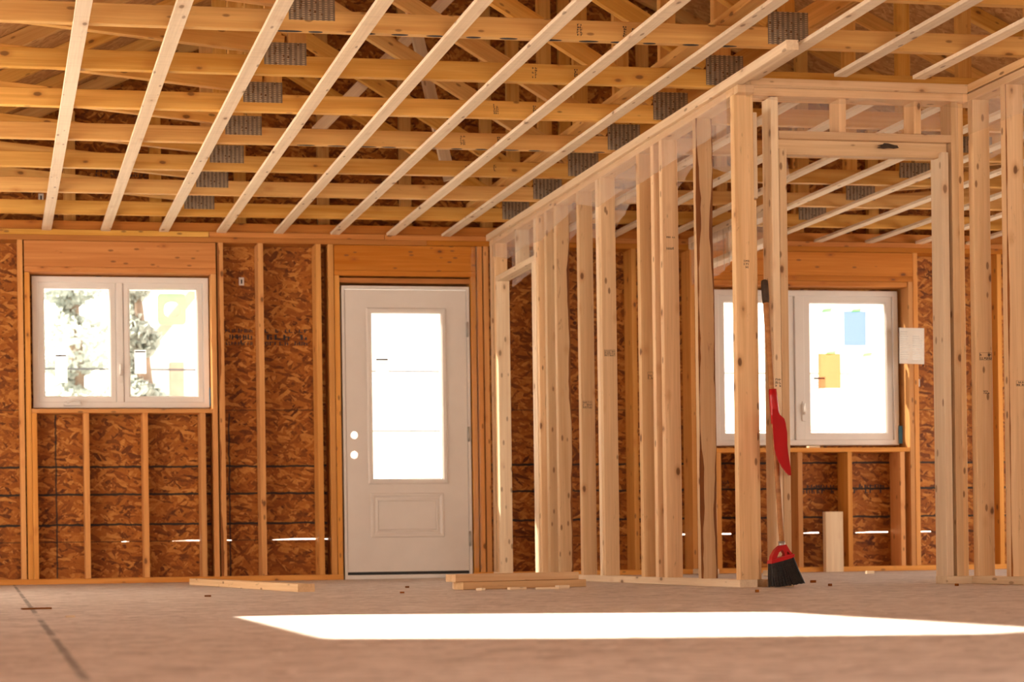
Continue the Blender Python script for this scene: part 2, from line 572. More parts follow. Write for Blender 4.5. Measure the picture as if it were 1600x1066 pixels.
def tube(name, pts, rad, mat, parent=None, n=12, smooth=True):
    pts = [Vector(p) for p in pts]
    rads = rad if isinstance(rad, (list, tuple)) else [rad] * len(pts)
    verts, faces = [], []
    for i, p in enumerate(pts):
        t = (pts[min(i + 1, len(pts) - 1)] - pts[max(i - 1, 0)]).normalized()
        ref = Vector((0, 1, 0)) if abs(t.y) < 0.9 else Vector((1, 0, 0))
        u = t.cross(ref).normalized()
        v = t.cross(u)
        for k in range(n):
            a = 2 * PI * k / n
            verts.append(p + (u * math.cos(a) + v * math.sin(a)) * rads[i])
    for i in range(len(pts) - 1):
        for k in range(n):
            j = (k + 1) % n
            faces.append((i * n + k, i * n + j, i * n + n + j, i * n + n + k))
    faces.append(tuple(range(n - 1, -1, -1)))
    faces.append(tuple((len(pts) - 1) * n + k for k in range(n)))
    return pyobj(name, verts, faces, mat, parent, smooth=smooth)

def drape(name, top, hang, mat, parent=None, nrm=(1, 0, 0), amp=0.012, seg=120, rows=10, seed=1):
    """hanging sheet below the line top[0]->top[1]; hang(t) gives its length"""
    rnd = random.Random(seed)
    p0, p1 = Vector(top[0]), Vector(top[1])
    nv = Vector(nrm)
    ph = [rnd.uniform(0, 6) for _ in range(6)]
    verts, faces = [], []
    for i in range(seg + 1):
        t = i / seg
        b = p0.lerp(p1, t)
        h = hang(t)
        for j in range(rows + 1):
            s = j / rows
            off = amp * (0.15 + 0.85 * s) * (math.sin(t * 23 + ph[0]) + 0.6 * math.sin(t * 57 + ph[1]) + 0.4 * math.sin(t * 9 + ph[2])) + amp * 2.2 * math.exp(-(((t * 13 + ph[3]) % 1.0 - 0.5) / 0.07) ** 2)
            verts.append(b + Vector((0, 0, -h * s)) + nv * off)
    R = rows + 1
    for i in range(seg):
        for j in range(rows):
            faces.append((i * R + j, i * R + j + 1, (i + 1) * R + j + 1, (i + 1) * R + j))
    return pyobj(name, verts, faces, mat, parent, smooth=True)

def stamp(parent, c, ux, uz, nrm, w_, h_, cols=6, rws=3, seed=3, frame=False, name='grade_stamp'):
    """small inked mill mark: rows of tiny illegible strokes laid on a face"""
    rnd = random.Random(seed)
    c, ux, uz, nrm = Vector(c), Vector(ux), Vector(uz), Vector(nrm)
    verts, faces = [], []
    def q(x0, x1, z0, z1):
        b = len(verts)
        for a, d in ((x0, z0), (x1, z0), (x1, z1), (x0, z1)):
            verts.append(c + ux * a + uz * d + nrm * 0.0006)
        for a, d in ((x0, z0), (x1, z0), (x1, z1), (x0, z1)):
            verts.append(c + ux * a + uz * d - nrm * 0.0003)
        faces.append((b, b + 1, b + 2, b + 3))
        for i in range(4):
            j = (i + 1) % 4
            faces.append((b + i, b + 4 + i, b + 4 + j, b + j))
    cw, rh = w_ / cols, h_ / rws
    for r in range(rws):
        for k in range(cols):
            if rnd.random() < 0.14: continue
            x0 = -w_ / 2 + k * cw
            z0 = -h_ / 2 + r * rh
            a = rnd.uniform(0.05, 0.3) * cw
            q(x0 + a, x0 + a + cw * 0.26, z0 + rh * 0.12, z0 + rh * 0.85)
            if rnd.random() < 0.7:
                zc = z0 + rh * rnd.choice((0.12, 0.45, 0.7))
                q(x0 + a, x0 + cw * 0.9, zc, zc + rh * 0.16)
            if rnd.random() < 0.45:
                q(x0 + cw * 0.66, x0 + cw * 0.88, z0 + rh * 0.12, z0 + rh * rnd.uniform(0.5, 0.85))
    if frame:
        e = min(w_, h_) * 0.05
        X, Z = w_ / 2 + e, h_ / 2 + e
        q(-X, X, -Z, -Z + e * 0.6); q(-X, X, Z - e * 0.6, Z); q(-X, -X + e * 0.6, -Z, Z); q(X - e * 0.6, X, -Z, Z)
    return pyobj(name, verts, faces, 'ink', parent)

# ------------------------------------------------------------------ key dimensions (metres)
YW = 10.63            # room face of the far wall studs
YO = YW + 0.14        # room face of the far wall sheathing
ZT = 2.463            # underside of the roof trusses
ZP = 2.376            # underside of the doubled top plates
PX0, PX1 = 3.564, 3.653   # partition running away
FY0, FY1 = 6.982, 7.071   # short wall with the framed doorway
RX0, RX1 = 4.790, 4.879   # wall coming towards the viewer on the right
BX0, BX1 = 5.075, 5.164   # short wall stub at the back
XL, XR = -1.45, 8.65
RIDGE = 3.60
SL = 0.46
roof_z = lambda X: 3.165 + SL * (X if X <= RIDGE else 2 * RIDGE - X)     # top of the top chords

# ------------------------------------------------------------------ setting: floor, sheathing, roof, ground
fl = poly_holes('floor', rect(XL - 0.15, XR + 0.15, -3.5, YO + 0.011), [], 'xy', 0.0, -0.018, 'osb_floor')
tag(fl, 'pale dusty strand board subfloor with a bright patch of sun', 'floor', kind='structure')

slits = [(0.90, 0.955, 0.0040), (1.26, 1.455, 0.0075), (1.60, 1.685, 0.0055), (1.98, 2.31, 0.0095), (2.335, 2.385, 0.006),
         (5.00, 5.115, 0.0075), (5.32, 5.45, 0.008), (6.02, 6.15, 0.0085), (6.44, 6.71, 0.0075), (6.92, 7.06, 0.006), (7.50, 7.66, 0.008)]
holes = [rect(0.300, 1.530, 1.230, 2.139), rect(2.478, 3.408, 0.004, 2.082), rect(5.309, 6.771, 0.949, 2.099)]
for a, b, h in slits:
    holes.append([(a, 0.2885), (b, 0.2885), (b, 0.2885 + h), ((a + b) / 2, 0.2885 + h * 1.1), (a, 0.2885 + h * 0.35)])
gz = lambda X: roof_z(X) + 0.0
outer = [(XL - 0.15, -0.018), (XR + 0.15, -0.018), (XR + 0.15, gz(XR + 0.15)), (RIDGE, gz(RIDGE)), (XL - 0.15, gz(XL - 0.15))]
wb = poly_holes('wall_back', outer, holes, 'xz', YO, YO + 0.011, 'osb')
tag(wb, 'dark orange strand board sheathing closing the far wall and gable', 'wall', kind='structure')
marks = []
for k, (x0, x1) in enumerate(((1.645, 1.865), (1.925, 2.27))):
    for r in range(3):
        marks.append(stamp(wb, ((x0 + x1) / 2, YO, 1.78 - r * 0.045), (1, 0, 0), (0, 0, 1), (0, -1, 0), (x1 - x0) * 0.92, 0.034 if r != 1 else 0.05,
                           9 if r != 1 else 5, 1, seed=k * 7 + r, name='panel_print'))
stamp(wb, (1.74, YO, 1.72), (1, 0, 0), (0, 0, 1), (0, -1, 0), 0.11, 0.075, 3, 2, seed=31, name='panel_print')
for k, (x0, x1, z0) in enumerate(((5.99, 6.29, 0.62), (6.36, 6.70, 0.62), (5.36, 5.44, 0.66))):
    stamp(wb, ((x0 + x1) / 2, YO, z0), (1, 0, 0), (0, 0, 1), (0, -1, 0), (x1 - x0) * 0.9, 0.075, 7, 2, seed=40 + k, name='panel_print')
for k, (x0, x1, z0) in enumerate(((0.75, 1.15, 2.88), (1.25, 1.40, 2.88))):
    stamp(wb, ((x0 + x1) / 2, YO, z0), (1, 0, 0), (0, 0, 1), (0, -1, 0), x1 - x0, 0.05, 12, 2, seed=50 + k, name='panel_print')
for k, (x, z) in enumerate(((1.78, 2.13), (0.37, 2.70), (6.96, 1.42), (1.62, 2.13), (4.12, 2.05))):
    if k == 3: continue
    box('panel_tag', (x - 0.018, x + 0.018), (YO - 0.002, YO), (z - 0.028, z + 0.028), 'paper', wb, 0.0003)
    box('panel_tag_print', (x - 0.005, x + 0.006), (YO - 0.003, YO - 0.002), (z - 0.016, z + 0.014), 'ink', wb, 0.0002)

wl = poly_holes('wall_left', rect(-1.0, YO, -0.018, ZT), [[(4.21, 1.229), (5.60, 1.229), (5.60, 2.105), (4.50, 2.148), (4.32, 2.01), (4.20, 1.54)], rect(-0.7, 0.7, 0.0, 2.1), rect(6.5, 9.3, 0.0, 2.1)], 'yz', XL - 0.011, XL, 'osb_yz')  # rear opening, beneath the outside slab, added to light faces from the left
tag(wl, 'strand board side wall left of the big room', 'wall', kind='structure')
wr = poly_holes('wall_right', rect(-1.0, YO, -0.018, ZT), [rect(3.0, 5.0, 1.0, 2.1), rect(7.2, 10.0, 0.3, 2.1)], 'yz', XR, XR + 0.011, 'osb_yz')  # unseen rear opening widened to brighten the back room from the right
tag(wr, 'strand board side wall right of the back room', 'wall', kind='structure')

wfr = poly_holes('wall_front', [(XL, -0.018), (XR, -0.018), (XR, roof_z(XR)), (RIDGE, roof_z(RIDGE)), (XL, roof_z(XL))], [rect(0.2, 4.6, 0.0, 2.2)], 'xz', -1.011, -1.0, 'osb')
tag(wfr, 'strand board front wall with a wide opening, behind the camera', 'wall', kind='structure')
po = poly_holes('ceiling', rect(XL - 4.4, XL - 0.012, 6.2, 11.6), [], 'xy', 2.28, 2.40, 'siding')  # unseen slab added so the rear opening gets sky light but no sun
tag(po, 'added flat slab outside the side wall, unseen, keeping sun off its opening', 'sun blocking slab', kind='structure')
eo = 0.10
rv = []
rf = []
for (xa, xb) in ((XL - eo, RIDGE), (RIDGE, XR + eo)):
    b = len(rv)
    for y in (-1.2, YO + 0.35):
        for X in (xa, xb):
            rv.append((X, y, roof_z(X) + 0.002))
            rv.append((X, y, roof_z(X) + 0.014))
    rf += [(b, b + 2, b + 6, b + 4), (b + 1, b + 5, b + 7, b + 3), (b, b + 1, b + 3, b + 2), (b + 4, b + 6, b + 7, b + 5), (b, b + 4, b + 5, b + 1), (b + 2, b + 3, b + 7, b + 6)]
ce = pyobj('ceiling', rv, rf, 'osb_roof', origin=(0, 0, 0))
tag(ce, 'sloping strand board roof deck above the trusses', 'ceiling', kind='structure')

gv = [(-150, -150, -0.45), (150, -150, -0.45), (150, 150, -0.45), (-150, 150, -0.45)]
gr = pyobj('ground', gv, [(0, 1, 2, 3)], 'snow', origin=(0, 0, 0))
tag(gr, 'pale bright ground outside the windows', 'ground', kind='structure')

# ------------------------------------------------------------------ roof trusses
ORD = ['nearest', 'second nearest', 'third nearest', 'fourth', 'fifth', 'sixth', 'farthest']
def truss(k):
    y0 = 6.53 + 0.6096 * k
    y1 = y0 + 0.038
    if k < 0:
        lab = 'roof truss hidden above the camera, %s in front of the view' % ('first' if k == -1 else 'second')
    else:
        lab = ['front roof truss of the seven, its lower chord highest across the ceiling', 'second roof truss counted from the front, just behind the front one',
               'third roof truss counted from the front, above the middle of partition', 'fourth and middle roof truss of the row of seven',
               'fifth roof truss from the front, third from the back wall', 'sixth roof truss from the front, last but one before back wall',
               'seventh roof truss, the last one before the back wall'][k]
    t = thing('roof_truss', (RIDGE, y0, ZT), lab, 'roof truss', 'roof trusses')
    ym = (y0 + y1) / 2
    board('bottom_chord', (XL + 0.02, XR - 0.02), (y0, y1), (ZT, ZT + 0.089), 'x', 'pine', t)
    hv = 0.05 * math.sqrt(1 + SL * SL) / 1.0
    zc = lambda X: roof_z(X) - 0.049
    slant('top_chord', (XL - 0.07, ym, zc(XL - 0.07)), (RIDGE, ym, zc(RIDGE)), 0.089, 0.038, 'pine', t)
    slant('top_chord', (RIDGE, ym, zc(RIDGE)), (XR + 0.07, ym, zc(XR + 0.07)), 0.089, 0.038, 'pine', t)
    for X in (1.42, 5.69):
        board('web_post', (X, X + 0.087), (y0 + 0.0005, y1 - 0.0005), (ZT + 0.0895, roof_z(X + 0.04) - 0.12), 'z', 'pine', t)
    board('king_post', (3.556, 3.645), (y0 + 0.0005, y1 - 0.0005), (ZT + 0.0895, roof_z(RIDGE) - 0.13), 'z', 'pine', t)
    for s in (-1, 1):
        X = lambda q: RIDGE + s * (q - RIDGE) * 1.0
        # long web falling from the post head to the foot of the king post
        slant('web', (X(1.52), ym, 3.765), (X(3.52), ym, 2.588), 0.089, 0.036, 'pine', t)
        # nearly flat web from the post foot towards the heel
        slant('web', (X(1.40), ym, 2.602), (X(-0.42), ym, 2.772), 0.089, 0.036, 'pine', t)
    yp = y0 - 0.0015
    for (x0, x1, z0, z1) in ((1.303, 1.507, 2.508, 2.613), (3.512, 3.706, 2.474, 2.622), (5.693, 5.900, 2.508, 2.605)):
        box('connector_plate', (x0, x1), (yp, y0), (z0, z1), 'plate', t, 0.0004)
    if k in (0, 3):
        rm = random.Random(k + 2)
        for q in range(13):
            X = (1.28 if k == 0 else 1.75) + q * 0.17 + rm.uniform(-0.03, 0.03)
            n_, a_ = 14, rm.uniform(0.03, 0.06)
            vv = [(X + a_ * math.cos(2 * PI * i / n_), ym + 0.012 * math.sin(2 * PI * i / n_) - 0.004, ZT - 0.0004) for i in range(n_)]
            vv += [(v[0], v[1], ZT + 0.0003) for v in vv]
            pyobj('paint_mark', vv, [tuple(range(n_ - 1, -1, -1))] + [(i, (i + 1) % n_, n_ + (i + 1) % n_, n_ + i) for i in range(n_)], 'ink', t)
    if 0 <= k <= 4:
        for (xx, w_, h_, c_) in ((2.62, 0.03, 0.055, 2), (2.83, 0.02, 0.05, 1), (2.87, 0.02, 0.055, 1)) if k != 4 else ((2.83, 0.03, 0.05, 2), (3.0, 0.02, 0.05, 1)):
            stamp(t, (xx + 0.012 * k, y0, ZT + 0.045), (1, 0, 0), (0, 0, 1), (0, -1, 0), w_, h_, c_, 5, seed=int(xx * 100) + k, name='grade_mark')
    return t
for k in range(-2, 7):
    truss(k)

# gable end frame standing on the far wall
gt = thing('gable_frame', (RIDGE, YW, ZT), 'gable end frame of upright studs against the dark back sheathing', 'gable frame')
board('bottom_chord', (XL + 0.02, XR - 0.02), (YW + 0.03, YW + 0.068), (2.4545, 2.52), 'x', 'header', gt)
zc = lambda X: roof_z(X) - 0.049
slant('top_chord', (XL + 0.12, YW + 0.049, zc(XL + 0.12)), (RIDGE, YW + 0.049, zc(RIDGE)), 0.089, 0.038, 'pine', gt)
slant('top_chord', (RIDGE, YW + 0.049, zc(RIDGE)), (XR - 0.12, YW + 0.049, zc(XR - 0.12)), 0.089, 0.038, 'pine', gt)
for i in range(-1, 12):
    X = 0.525 + 0.603 * i
    if X > 8.0 or X < -0.6: continue
    board('gable_stud', (X, X + 0.085), (YO - 0.042, YO - 0.004), (2.5205, roof_z(X + (0 if X < RIDGE else 0.085)) - 0.105), 'z', 'pine', gt)

tag(board('brace', (3.272, 3.361), (5.0, 10.25), (ZT + 0.0895, ZT + 0.127), 'y', 'pine'), 'long flat brace lying across truss chords beside the king posts', 'brace', 'truss braces')
tag(slant('brace', (2.705, 9.638, 3.81), (2.972, 9.638, 2.60), 0.075, 0.036, 'pale'), 'steep pale brace nailed behind the sixth truss', 'brace', 'truss braces')
tag(slant('brace', (2.10, 9.676, 2.905), (3.02, 9.676, 3.83), 0.075, 0.036, 'pale'), 'pale diagonal brace climbing to the right behind the steep brace', 'brace', 'truss braces')

# ------------------------------------------------------------------ ceiling strapping
NUM = ['first', 'second', 'third', 'fourth', 'fifth', 'sixth', 'seventh', 'eighth']
def strap(x, ya, yb, lab):
    o = board('furring_strip', (x - 0.033, x + 0.033), (ya, yb), (ZT - 0.019, ZT - 0.0003), 'y', 'strap', None, 0.0015)
    tag(o, lab, 'furring strip', 'ceiling furring strips')
X0S = 0.4006
for i in range(8):
    strap(X0S + 0.4064 * i, 2.6, YW - 0.002 + (0.01 if i % 2 else 0), 'rough pale ceiling strip, %s from the left side of the big room' % NUM[i])
for i in (8, 9, 10):
    strap(X0S + 0.4064 * i, 2.6, FY0 - (0.03 if i == 8 else 0.12), 'ceiling strip in the hall ahead of doorway, %s of three' % {8: 'left', 9: 'middle', 10: 'right'}[i])
for n, i in enumerate(range(9, 19)):
    strap(X0S + 0.4064 * i, FY1 + 0.04, YW, 'ceiling strip of the back room behind the doorway, %s from the partition' %
          ['first', 'second', 'third', 'fourth', 'fifth', 'sixth', 'seventh', 'eighth', 'ninth', 'tenth'][n])

# ------------------------------------------------------------------ far wall frame (2x6)
YB = YO - 0.001
ZB = 0.038
wf = thing('wall_frame', (3.5, YW, 0), 'exterior wall frame around the left window, white door and right window', 'wall frame', 'stud wall frames')
def st(x0, x1, z0=ZB, z1=ZP, name='stud', mat='stud_shade'):
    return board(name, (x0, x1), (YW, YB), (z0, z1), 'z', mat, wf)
board('bottom_plate', (XL, 2.462), (YW, YB), (0.0, ZB - 0.0005), 'x', 'stud_shade', wf)
board('bottom_plate', (3.42, XR), (YW, YB), (0.0, ZB - 0.0005), 'x', 'stud_shade', wf)
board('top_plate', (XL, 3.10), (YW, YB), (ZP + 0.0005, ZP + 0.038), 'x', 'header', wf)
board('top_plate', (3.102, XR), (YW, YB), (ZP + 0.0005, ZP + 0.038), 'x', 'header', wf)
board('top_plate', (XL, 1.53), (YW + 0.001, YB), (ZP + 0.0385, ZP + 0.076), 'x', 'pine', wf)
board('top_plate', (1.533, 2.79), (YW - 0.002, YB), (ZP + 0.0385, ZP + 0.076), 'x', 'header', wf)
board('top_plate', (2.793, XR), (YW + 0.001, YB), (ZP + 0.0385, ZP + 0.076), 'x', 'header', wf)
for x0 in (-1.40, -0.95, -0.50, -0.10):
    st(x0, x0 + 0.038)
# left window group
st(0.197, 0.234, name='king_stud')
st(0.243, 0.280, z1=2.152, name='jack_stud')
st(0.2815, 0.318, z1=1.182, name='cripple_stud')
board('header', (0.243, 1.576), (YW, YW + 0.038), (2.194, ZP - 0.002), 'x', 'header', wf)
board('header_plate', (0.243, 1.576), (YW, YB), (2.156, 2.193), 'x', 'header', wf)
board('sill_plate', (0.281, 1.541), (YW, YB), (1.183, 1.212), 'x', 'stud_shade', wf)
for x0 in (0.638, 1.047, 1.452):
    st(x0, x0 + 0.038, z1=1.182, name='cripple_stud')
st(1.5415, 1.577, z1=2.155, name='jack_stud')
wany('king_stud', (1.588, 1.629), (YW, YB), (ZB, ZP), 'stud_shade', wf, {(-1, -1)}, 0.018, 5)
st(1.876, 1.914)
s_b = st(2.290, 2.328)
st(2.381, 2.419, name='king_stud')
st(2.4235, 2.4605, z1=2.155, name='jack_stud')
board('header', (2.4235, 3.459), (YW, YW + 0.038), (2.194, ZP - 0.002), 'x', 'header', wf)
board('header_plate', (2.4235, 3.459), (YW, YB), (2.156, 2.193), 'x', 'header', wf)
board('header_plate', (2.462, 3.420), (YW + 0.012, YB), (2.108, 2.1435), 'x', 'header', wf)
st(3.4215, 3.459, z1=2.155, name='jack_stud')
st(3.470, 3.508, name='king_stud')
st(3.518, 3.556, name='stud')
st(4.03, 4.068)
st(4.632, 4.670)
# right window group
st(5.080, 5.118, name='king_stud')
st(5.225, 5.262, name='jack_stud', z1=2.120)
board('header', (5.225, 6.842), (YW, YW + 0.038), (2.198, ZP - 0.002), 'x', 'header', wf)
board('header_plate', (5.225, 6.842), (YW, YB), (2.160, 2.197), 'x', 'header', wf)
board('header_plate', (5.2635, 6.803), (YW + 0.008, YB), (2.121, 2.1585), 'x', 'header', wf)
board('sill_plate', (5.2635, 6.803), (YW, YB), (0.889, 0.921), 'x', 'stud_shade', wf)
for x0 in (5.268, 5.50, 5.905, 6.300, 6.722):
    st(x0, x0 + 0.038, z1=0.888, name='cripple_stud')
st(6.8045, 6.842, z1=2.1595, name='jack_stud')
st(6.845, 6.883, name='king_stud')
st(7.528, 7.566)
st(7.93, 7.968)
st(8.34, 8.378)

# ------------------------------------------------------------------ windows
def prof(w_, y0, y1, e=0.004):
    return [(0, y0 + e), (e, y0), (w_ - e, y0), (w_, y0 + e), (w_, y1), (0, y1)]
WY = YW + 0.088
def window(name, x, z, panes, mull, label, crank=True, handles=()):
    o = ring(name, x, z, prof(0.042, WY, WY + 0.08), 'vinyl', None)
    tag(o, label, 'window', kind='structure')
    for (m0, m1) in mull:
        board('mullion', (m0, m1), (WY + 0.002, WY + 0.078), (z[0] + 0.042, z[1] - 0.042), 'z', 'vinyl', o, 0.004)
    for (sx_, sz_, gx, gz_) in panes:
        wx = gx[0] - sx_[0]
        f = ring('sash', sx_, sz_, [(0.001, WY + 0.016), (0.003, WY + 0.012), (wx - 0.010, WY + 0.012), (wx, WY + 0.022), (wx, WY + 0.060), (0.001, WY + 0.060)], 'vinyl', o)
        ring('gasket', (gx[0] - 0.003, gx[1] + 0.003), (gz_[0] - 0.003, gz_[1] + 0.003), [(0, WY + 0.029), (0.005, WY + 0.029), (0.005, WY + 0.034), (0, WY + 0.034)], 'steel', f)
        poly_holes('glass_pane', rect(gx[0] - 0.002, gx[1] + 0.002, gz_[0] - 0.002, gz_[1] + 0.002), [], 'xz', WY + 0.032, WY + 0.036, 'glass', f)
    for (hx, hz) in handles:
        h = box('lock_plate', (hx - 0.014, hx + 0.014), (WY - 0.004, WY + 0.002), (hz - 0.075, hz + 0.075), 'vinyl', o, 0.003)
        tube('lock_lever', [(hx, WY - 0.006, hz - 0.02), (hx, WY - 0.022, hz), (hx - 0.001, WY - 0.020, hz + 0.055)], [0.008, 0.008, 0.006], 'vinyl', h)
    return o
w1 = window('window_1', (0.296, 1.534), (1.226, 2.143),
            [((0.335, 0.877), (1.266, 2.104), (0.380, 0.839), (1.306, 2.064)), ((0.930, 1.493), (1.266, 2.104), (0.975, 1.449), (1.306, 2.066))],
            [(0.878, 0.929)], 'left white window of two panes with crank handle beside it', handles=((0.905, 1.475),))
cb = board('crank_base', (0.505, 0.622), (WY - 0.022, WY + 0.001), (1.240, 1.268), 'x', 'vinyl', w1, 0.008)
tube('crank_handle', [(0.53, WY - 0.026, 1.262), (0.57, WY - 0.034, 1.278), (0.618, WY - 0.030, 1.272), (0.622, WY - 0.030, 1.255)], [0.009, 0.008, 0.007, 0.008], 'vinyl', cb)
w2 = window('window_2', (5.305, 6.775), (0.945, 2.103),
            [((5.345, 5.945), (0.985, 2.063), (5.400, 5.893), (1.018, 2.022)), ((6.022, 6.735), (0.985, 2.063), (6.078, 6.690), (1.018, 2.024))],
            [(5.946, 6.021)], 'white window of the back room seen through the doorway', handles=((6.01, 1.20),))

def stick(name, x, z, mat, label, group=None, cat='sticker', dy=0.0):
    o = poly_holes(name, rect(x[0], x[1], z[0], z[1]), [], 'xz', WY + 0.0308 - dy, WY + 0.0316 - dy, mat)
    tag(o, label, cat, group)
    return o
def energy(x, z, label):
    o = stick('window_sticker', x, z, 'stick_white', label, 'white stickers on glass')
    ww = x[1] - x[0]
    box('sticker_bar', (x[0] + 0.004, x[1] - 0.004), (WY + 0.0296, WY + 0.0306), (z[1] - 0.016, z[1] - 0.006), 'ink', o, 0.0003)
    for q in range(4):
        zz = z[1] - 0.045 - q * 0.022
        box('sticker_text', (x[0] + 0.008, x[0] + 0.02 + 0.3 * ww), (WY + 0.0299, WY + 0.0306), (zz, zz + 0.004), 'steel', o, 0.0003)
    return o
energy((0.452, 0.535), (1.405, 1.605), 'white label with dark top bar on the left pane of left window')
energy((1.008, 1.09), (1.47, 1.635), 'white label with dark top bar on right pane of left window')
energy((6.105, 6.20), (1.25, 1.46), 'white label low on the right pane of the back room window')
# rounded green emblem on the right pane of window 1: a loop open at the lower left corner
def emblem():
    n = 10
    def rr(x0, x1, z0, z1, r):
        pts = []
        for cx, cz, a0 in ((x1 - r, z0 + r, -90), (x1 - r, z1 - r, 0), (x0 + r, z1 - r, 90), (x0 + r, z0 + r, 180)):
            for i in range(n + 1):
                a = math.radians(a0 + 90 * i / n)
                pts.append((cx + r * math.cos(a), cz + r * math.sin(a)))
        return pts
    o_ = rr(1.175, 1.375, 1.815, 2.035, 0.03)
    i_ = rr(1.222, 1.335, 1.865, 1.975, 0.045)
    o = poly_holes('window_emblem', o_, [i_], 'xz', WY + 0.0308, WY + 0.0316, 'stick_green')
    tag(o, 'pale green rounded loop emblem at top of left window right pane', 'sticker')
emblem()
shs = [((6.125, 6.29), (1.70, 1.955), 'sheet_grey', 'pale grey paper sheet, upper left one on back room window'),
       ((6.355, 6.535), (1.695, 1.955), 'sheet_blue', 'pale blue paper sheet, upper right one on back room window'),
       ((6.145, 6.325), (1.375, 1.635), 'sheet_orange', 'orange paper sheet taped on back room window'),
       ((6.46, 6.60), (1.37, 1.625), 'stick_white', 'white paper sheet, lower right one on back room window')]
for x, z, m_, lb in shs:
    stick('paper_sheet', x, z, m_, lb, 'paper sheets taped to the glass', 'paper sheet', 0.001)
    cx = (x[0] + x[1]) / 2 + 0.01
    tp = poly_holes('tape_strip', [(cx - 0.04, z[1] - 0.012), (cx + 0.035, z[1] - 0.004), (cx + 0.045, z[1] + 0.022), (cx - 0.03, z[1] + 0.014)], [], 'xz', WY + 0.0280, WY + 0.0288, 'stick_green')
    tag(tp, 'green tape strip holding the ' + lb.split(',')[0].split(' taped')[0] + (' on the upper left' if 'upper left' in lb else ' on the upper right' if 'upper right' in lb else ' on the lower left' if 'orange' in lb else ' on the lower right'), 'tape', 'green tape strips')
tag(box('tape_flap', (6.765, 6.80), (WY + 0.0, WY + 0.004), (0.955, 1.09), 'tape_blue', None, 0.001), 'blue tape flap at the lower right corner of back room window', 'tape', 'blue tape flaps')
tag(box('tape_flap', (1.532, 1.5385), (WY - 0.004, WY - 0.0005), (1.24, 1.37), 'tape_blue', None, 0.001), 'blue tape flap at the lower right corner of left window', 'tape', 'blue tape flaps')
tag(board('wood_scrap', (6.00, 6.09), (YW + 0.01, YW + 0.045), (0.9215, 0.936), 'x', 'pale'), 'small wood scrap lying on the back room window sill', 'wood scrap', 'wood scraps')

nt_ = thing('paper_notice', (6.82, YW - 0.003, 1.68), 'printed paper notice pinned on the stud right of back room window', 'notice')
poly_holes('sheet', [(6.725, 1.548), (6.925, 1.543), (6.928, 1.812), (6.728, 1.815)], [], 'xz', YW - 0.004, YW - 0.0025, 'paper', nt_)
rn = random.Random(4)
for cx in (6.735, 6.832):
    for q in range(13):
        zz = 1.785 - q * 0.017
        if q in (0, 1) and cx > 6.8: continue
        box('printed_line', (cx, cx + rn.uniform(0.05, 0.083)), (YW - 0.0046, YW - 0.004), (zz - 0.0028, zz + 0.0028), 'steel', nt_, 0.0002)

# ------------------------------------------------------------------ door
dr = thing('door_1', (2.942, YW, 0), 'white exterior door with tall glass lite and empty lock holes', 'door', kind='structure')
DY = YW + 0.014
fr = pyobj('door_frame', *(lambda P_: (P_[0], P_[1]))((lambda x, z, w_, y0, y1: (
    [(x[0], y, 0.003) for y in (y0, y1)] + [(x[0] + w_, y, 0.003) for y in (y0, y1)] + [(x[0], y, z) for y in (y0, y1)] + [(x[0] + w_, y, z - w_) for y in (y0, y1)] +
    [(x[1], y, 0.003) for y in (y0, y1)] + [(x[1] - w_, y, 0.003) for y in (y0, y1)] + [(x[1], y, z) for y in (y0, y1)] + [(x[1] - w_, y, z - w_) for y in (y0, y1)],
    [(0, 2, 6, 4), (1, 5, 7, 3), (0, 4, 5, 1), (2, 3, 7, 6), (0, 1, 3, 2), (8, 12, 14, 10), (9, 11, 15, 13), (8, 9, 13, 12), (10, 14, 15, 11), (8, 10, 11, 9),
     (4, 6, 14, 12), (5, 13, 15, 7), (4, 12, 13, 5), (6, 7, 15, 14)]))((2.475, 3.411), 2.086, 0.019, DY - 0.006, YB)), 'doorpaint', dr)
board('threshold', (2.475, 3.411), (DY - 0.004, YB + 0.02), (0.0, 0.030), 'x', 'vinyl', dr, 0.004)
SX0, SX1, SZ0, SZ1 = 2.498, 3.388, 0.052, 2.060
slab = poly_holes('door_slab', rect(SX0, SX1, SZ0, SZ1), [rect(2.690, 3.200, 0.712, 1.894), circle(2.556, 1.025, 0.0275), circle(2.554, 0.885, 0.0275)], 'xz', DY, DY + 0.045, 'doorpaint', dr)
box('door_sweep', (SX0, SX1), (DY + 0.004, DY + 0.04), (0.0305, 0.0515), 'gasket', dr, 0.002)
ring('lite_frame', (2.652, 3.238), (0.674, 1.932), [(0, DY), (0.0, DY - 0.006), (0.010, DY - 0.012), (0.030, DY - 0.012), (0.040, DY - 0.002), (0.040, DY + 0.016), (0.0, DY + 0.010)], 'doorpaint', slab)
poly_holes('glass_pane', rect(2.688, 3.202, 0.710, 1.896), [], 'xz', DY + 0.02, DY + 0.024, 'glass', slab)
ring('panel_moulding', (2.668, 3.205), (0.295, 0.612), [(0, DY), (0.006, DY - 0.008), (0.018, DY - 0.008), (0.030, DY + 0.0005), (0.016, DY + 0.004)], 'doorpaint', slab)
ring('panel_moulding', (2.706, 3.167), (0.333, 0.574), [(0, DY), (0.006, DY - 0.004), (0.014, DY - 0.006), (0.022, DY + 0.0005), (0.012, DY + 0.003)], 'doorpaint', slab)
box('raised_panel', (2.728, 3.145), (DY - 0.005, DY + 0.002), (0.355, 0.552), 'doorpaint', slab, 0.004)
for zz in (1.78, 1.03, 0.28):
    h = box('hinge', (3.386, 3.402), (DY - 0.008, DY + 0.004), (zz - 0.05, zz + 0.05), 'steel', dr, 0.001)
    tube('hinge_pin', [(3.394, DY - 0.010, zz - 0.054), (3.394, DY - 0.010, zz + 0.054)], 0.006, 'steel', h)
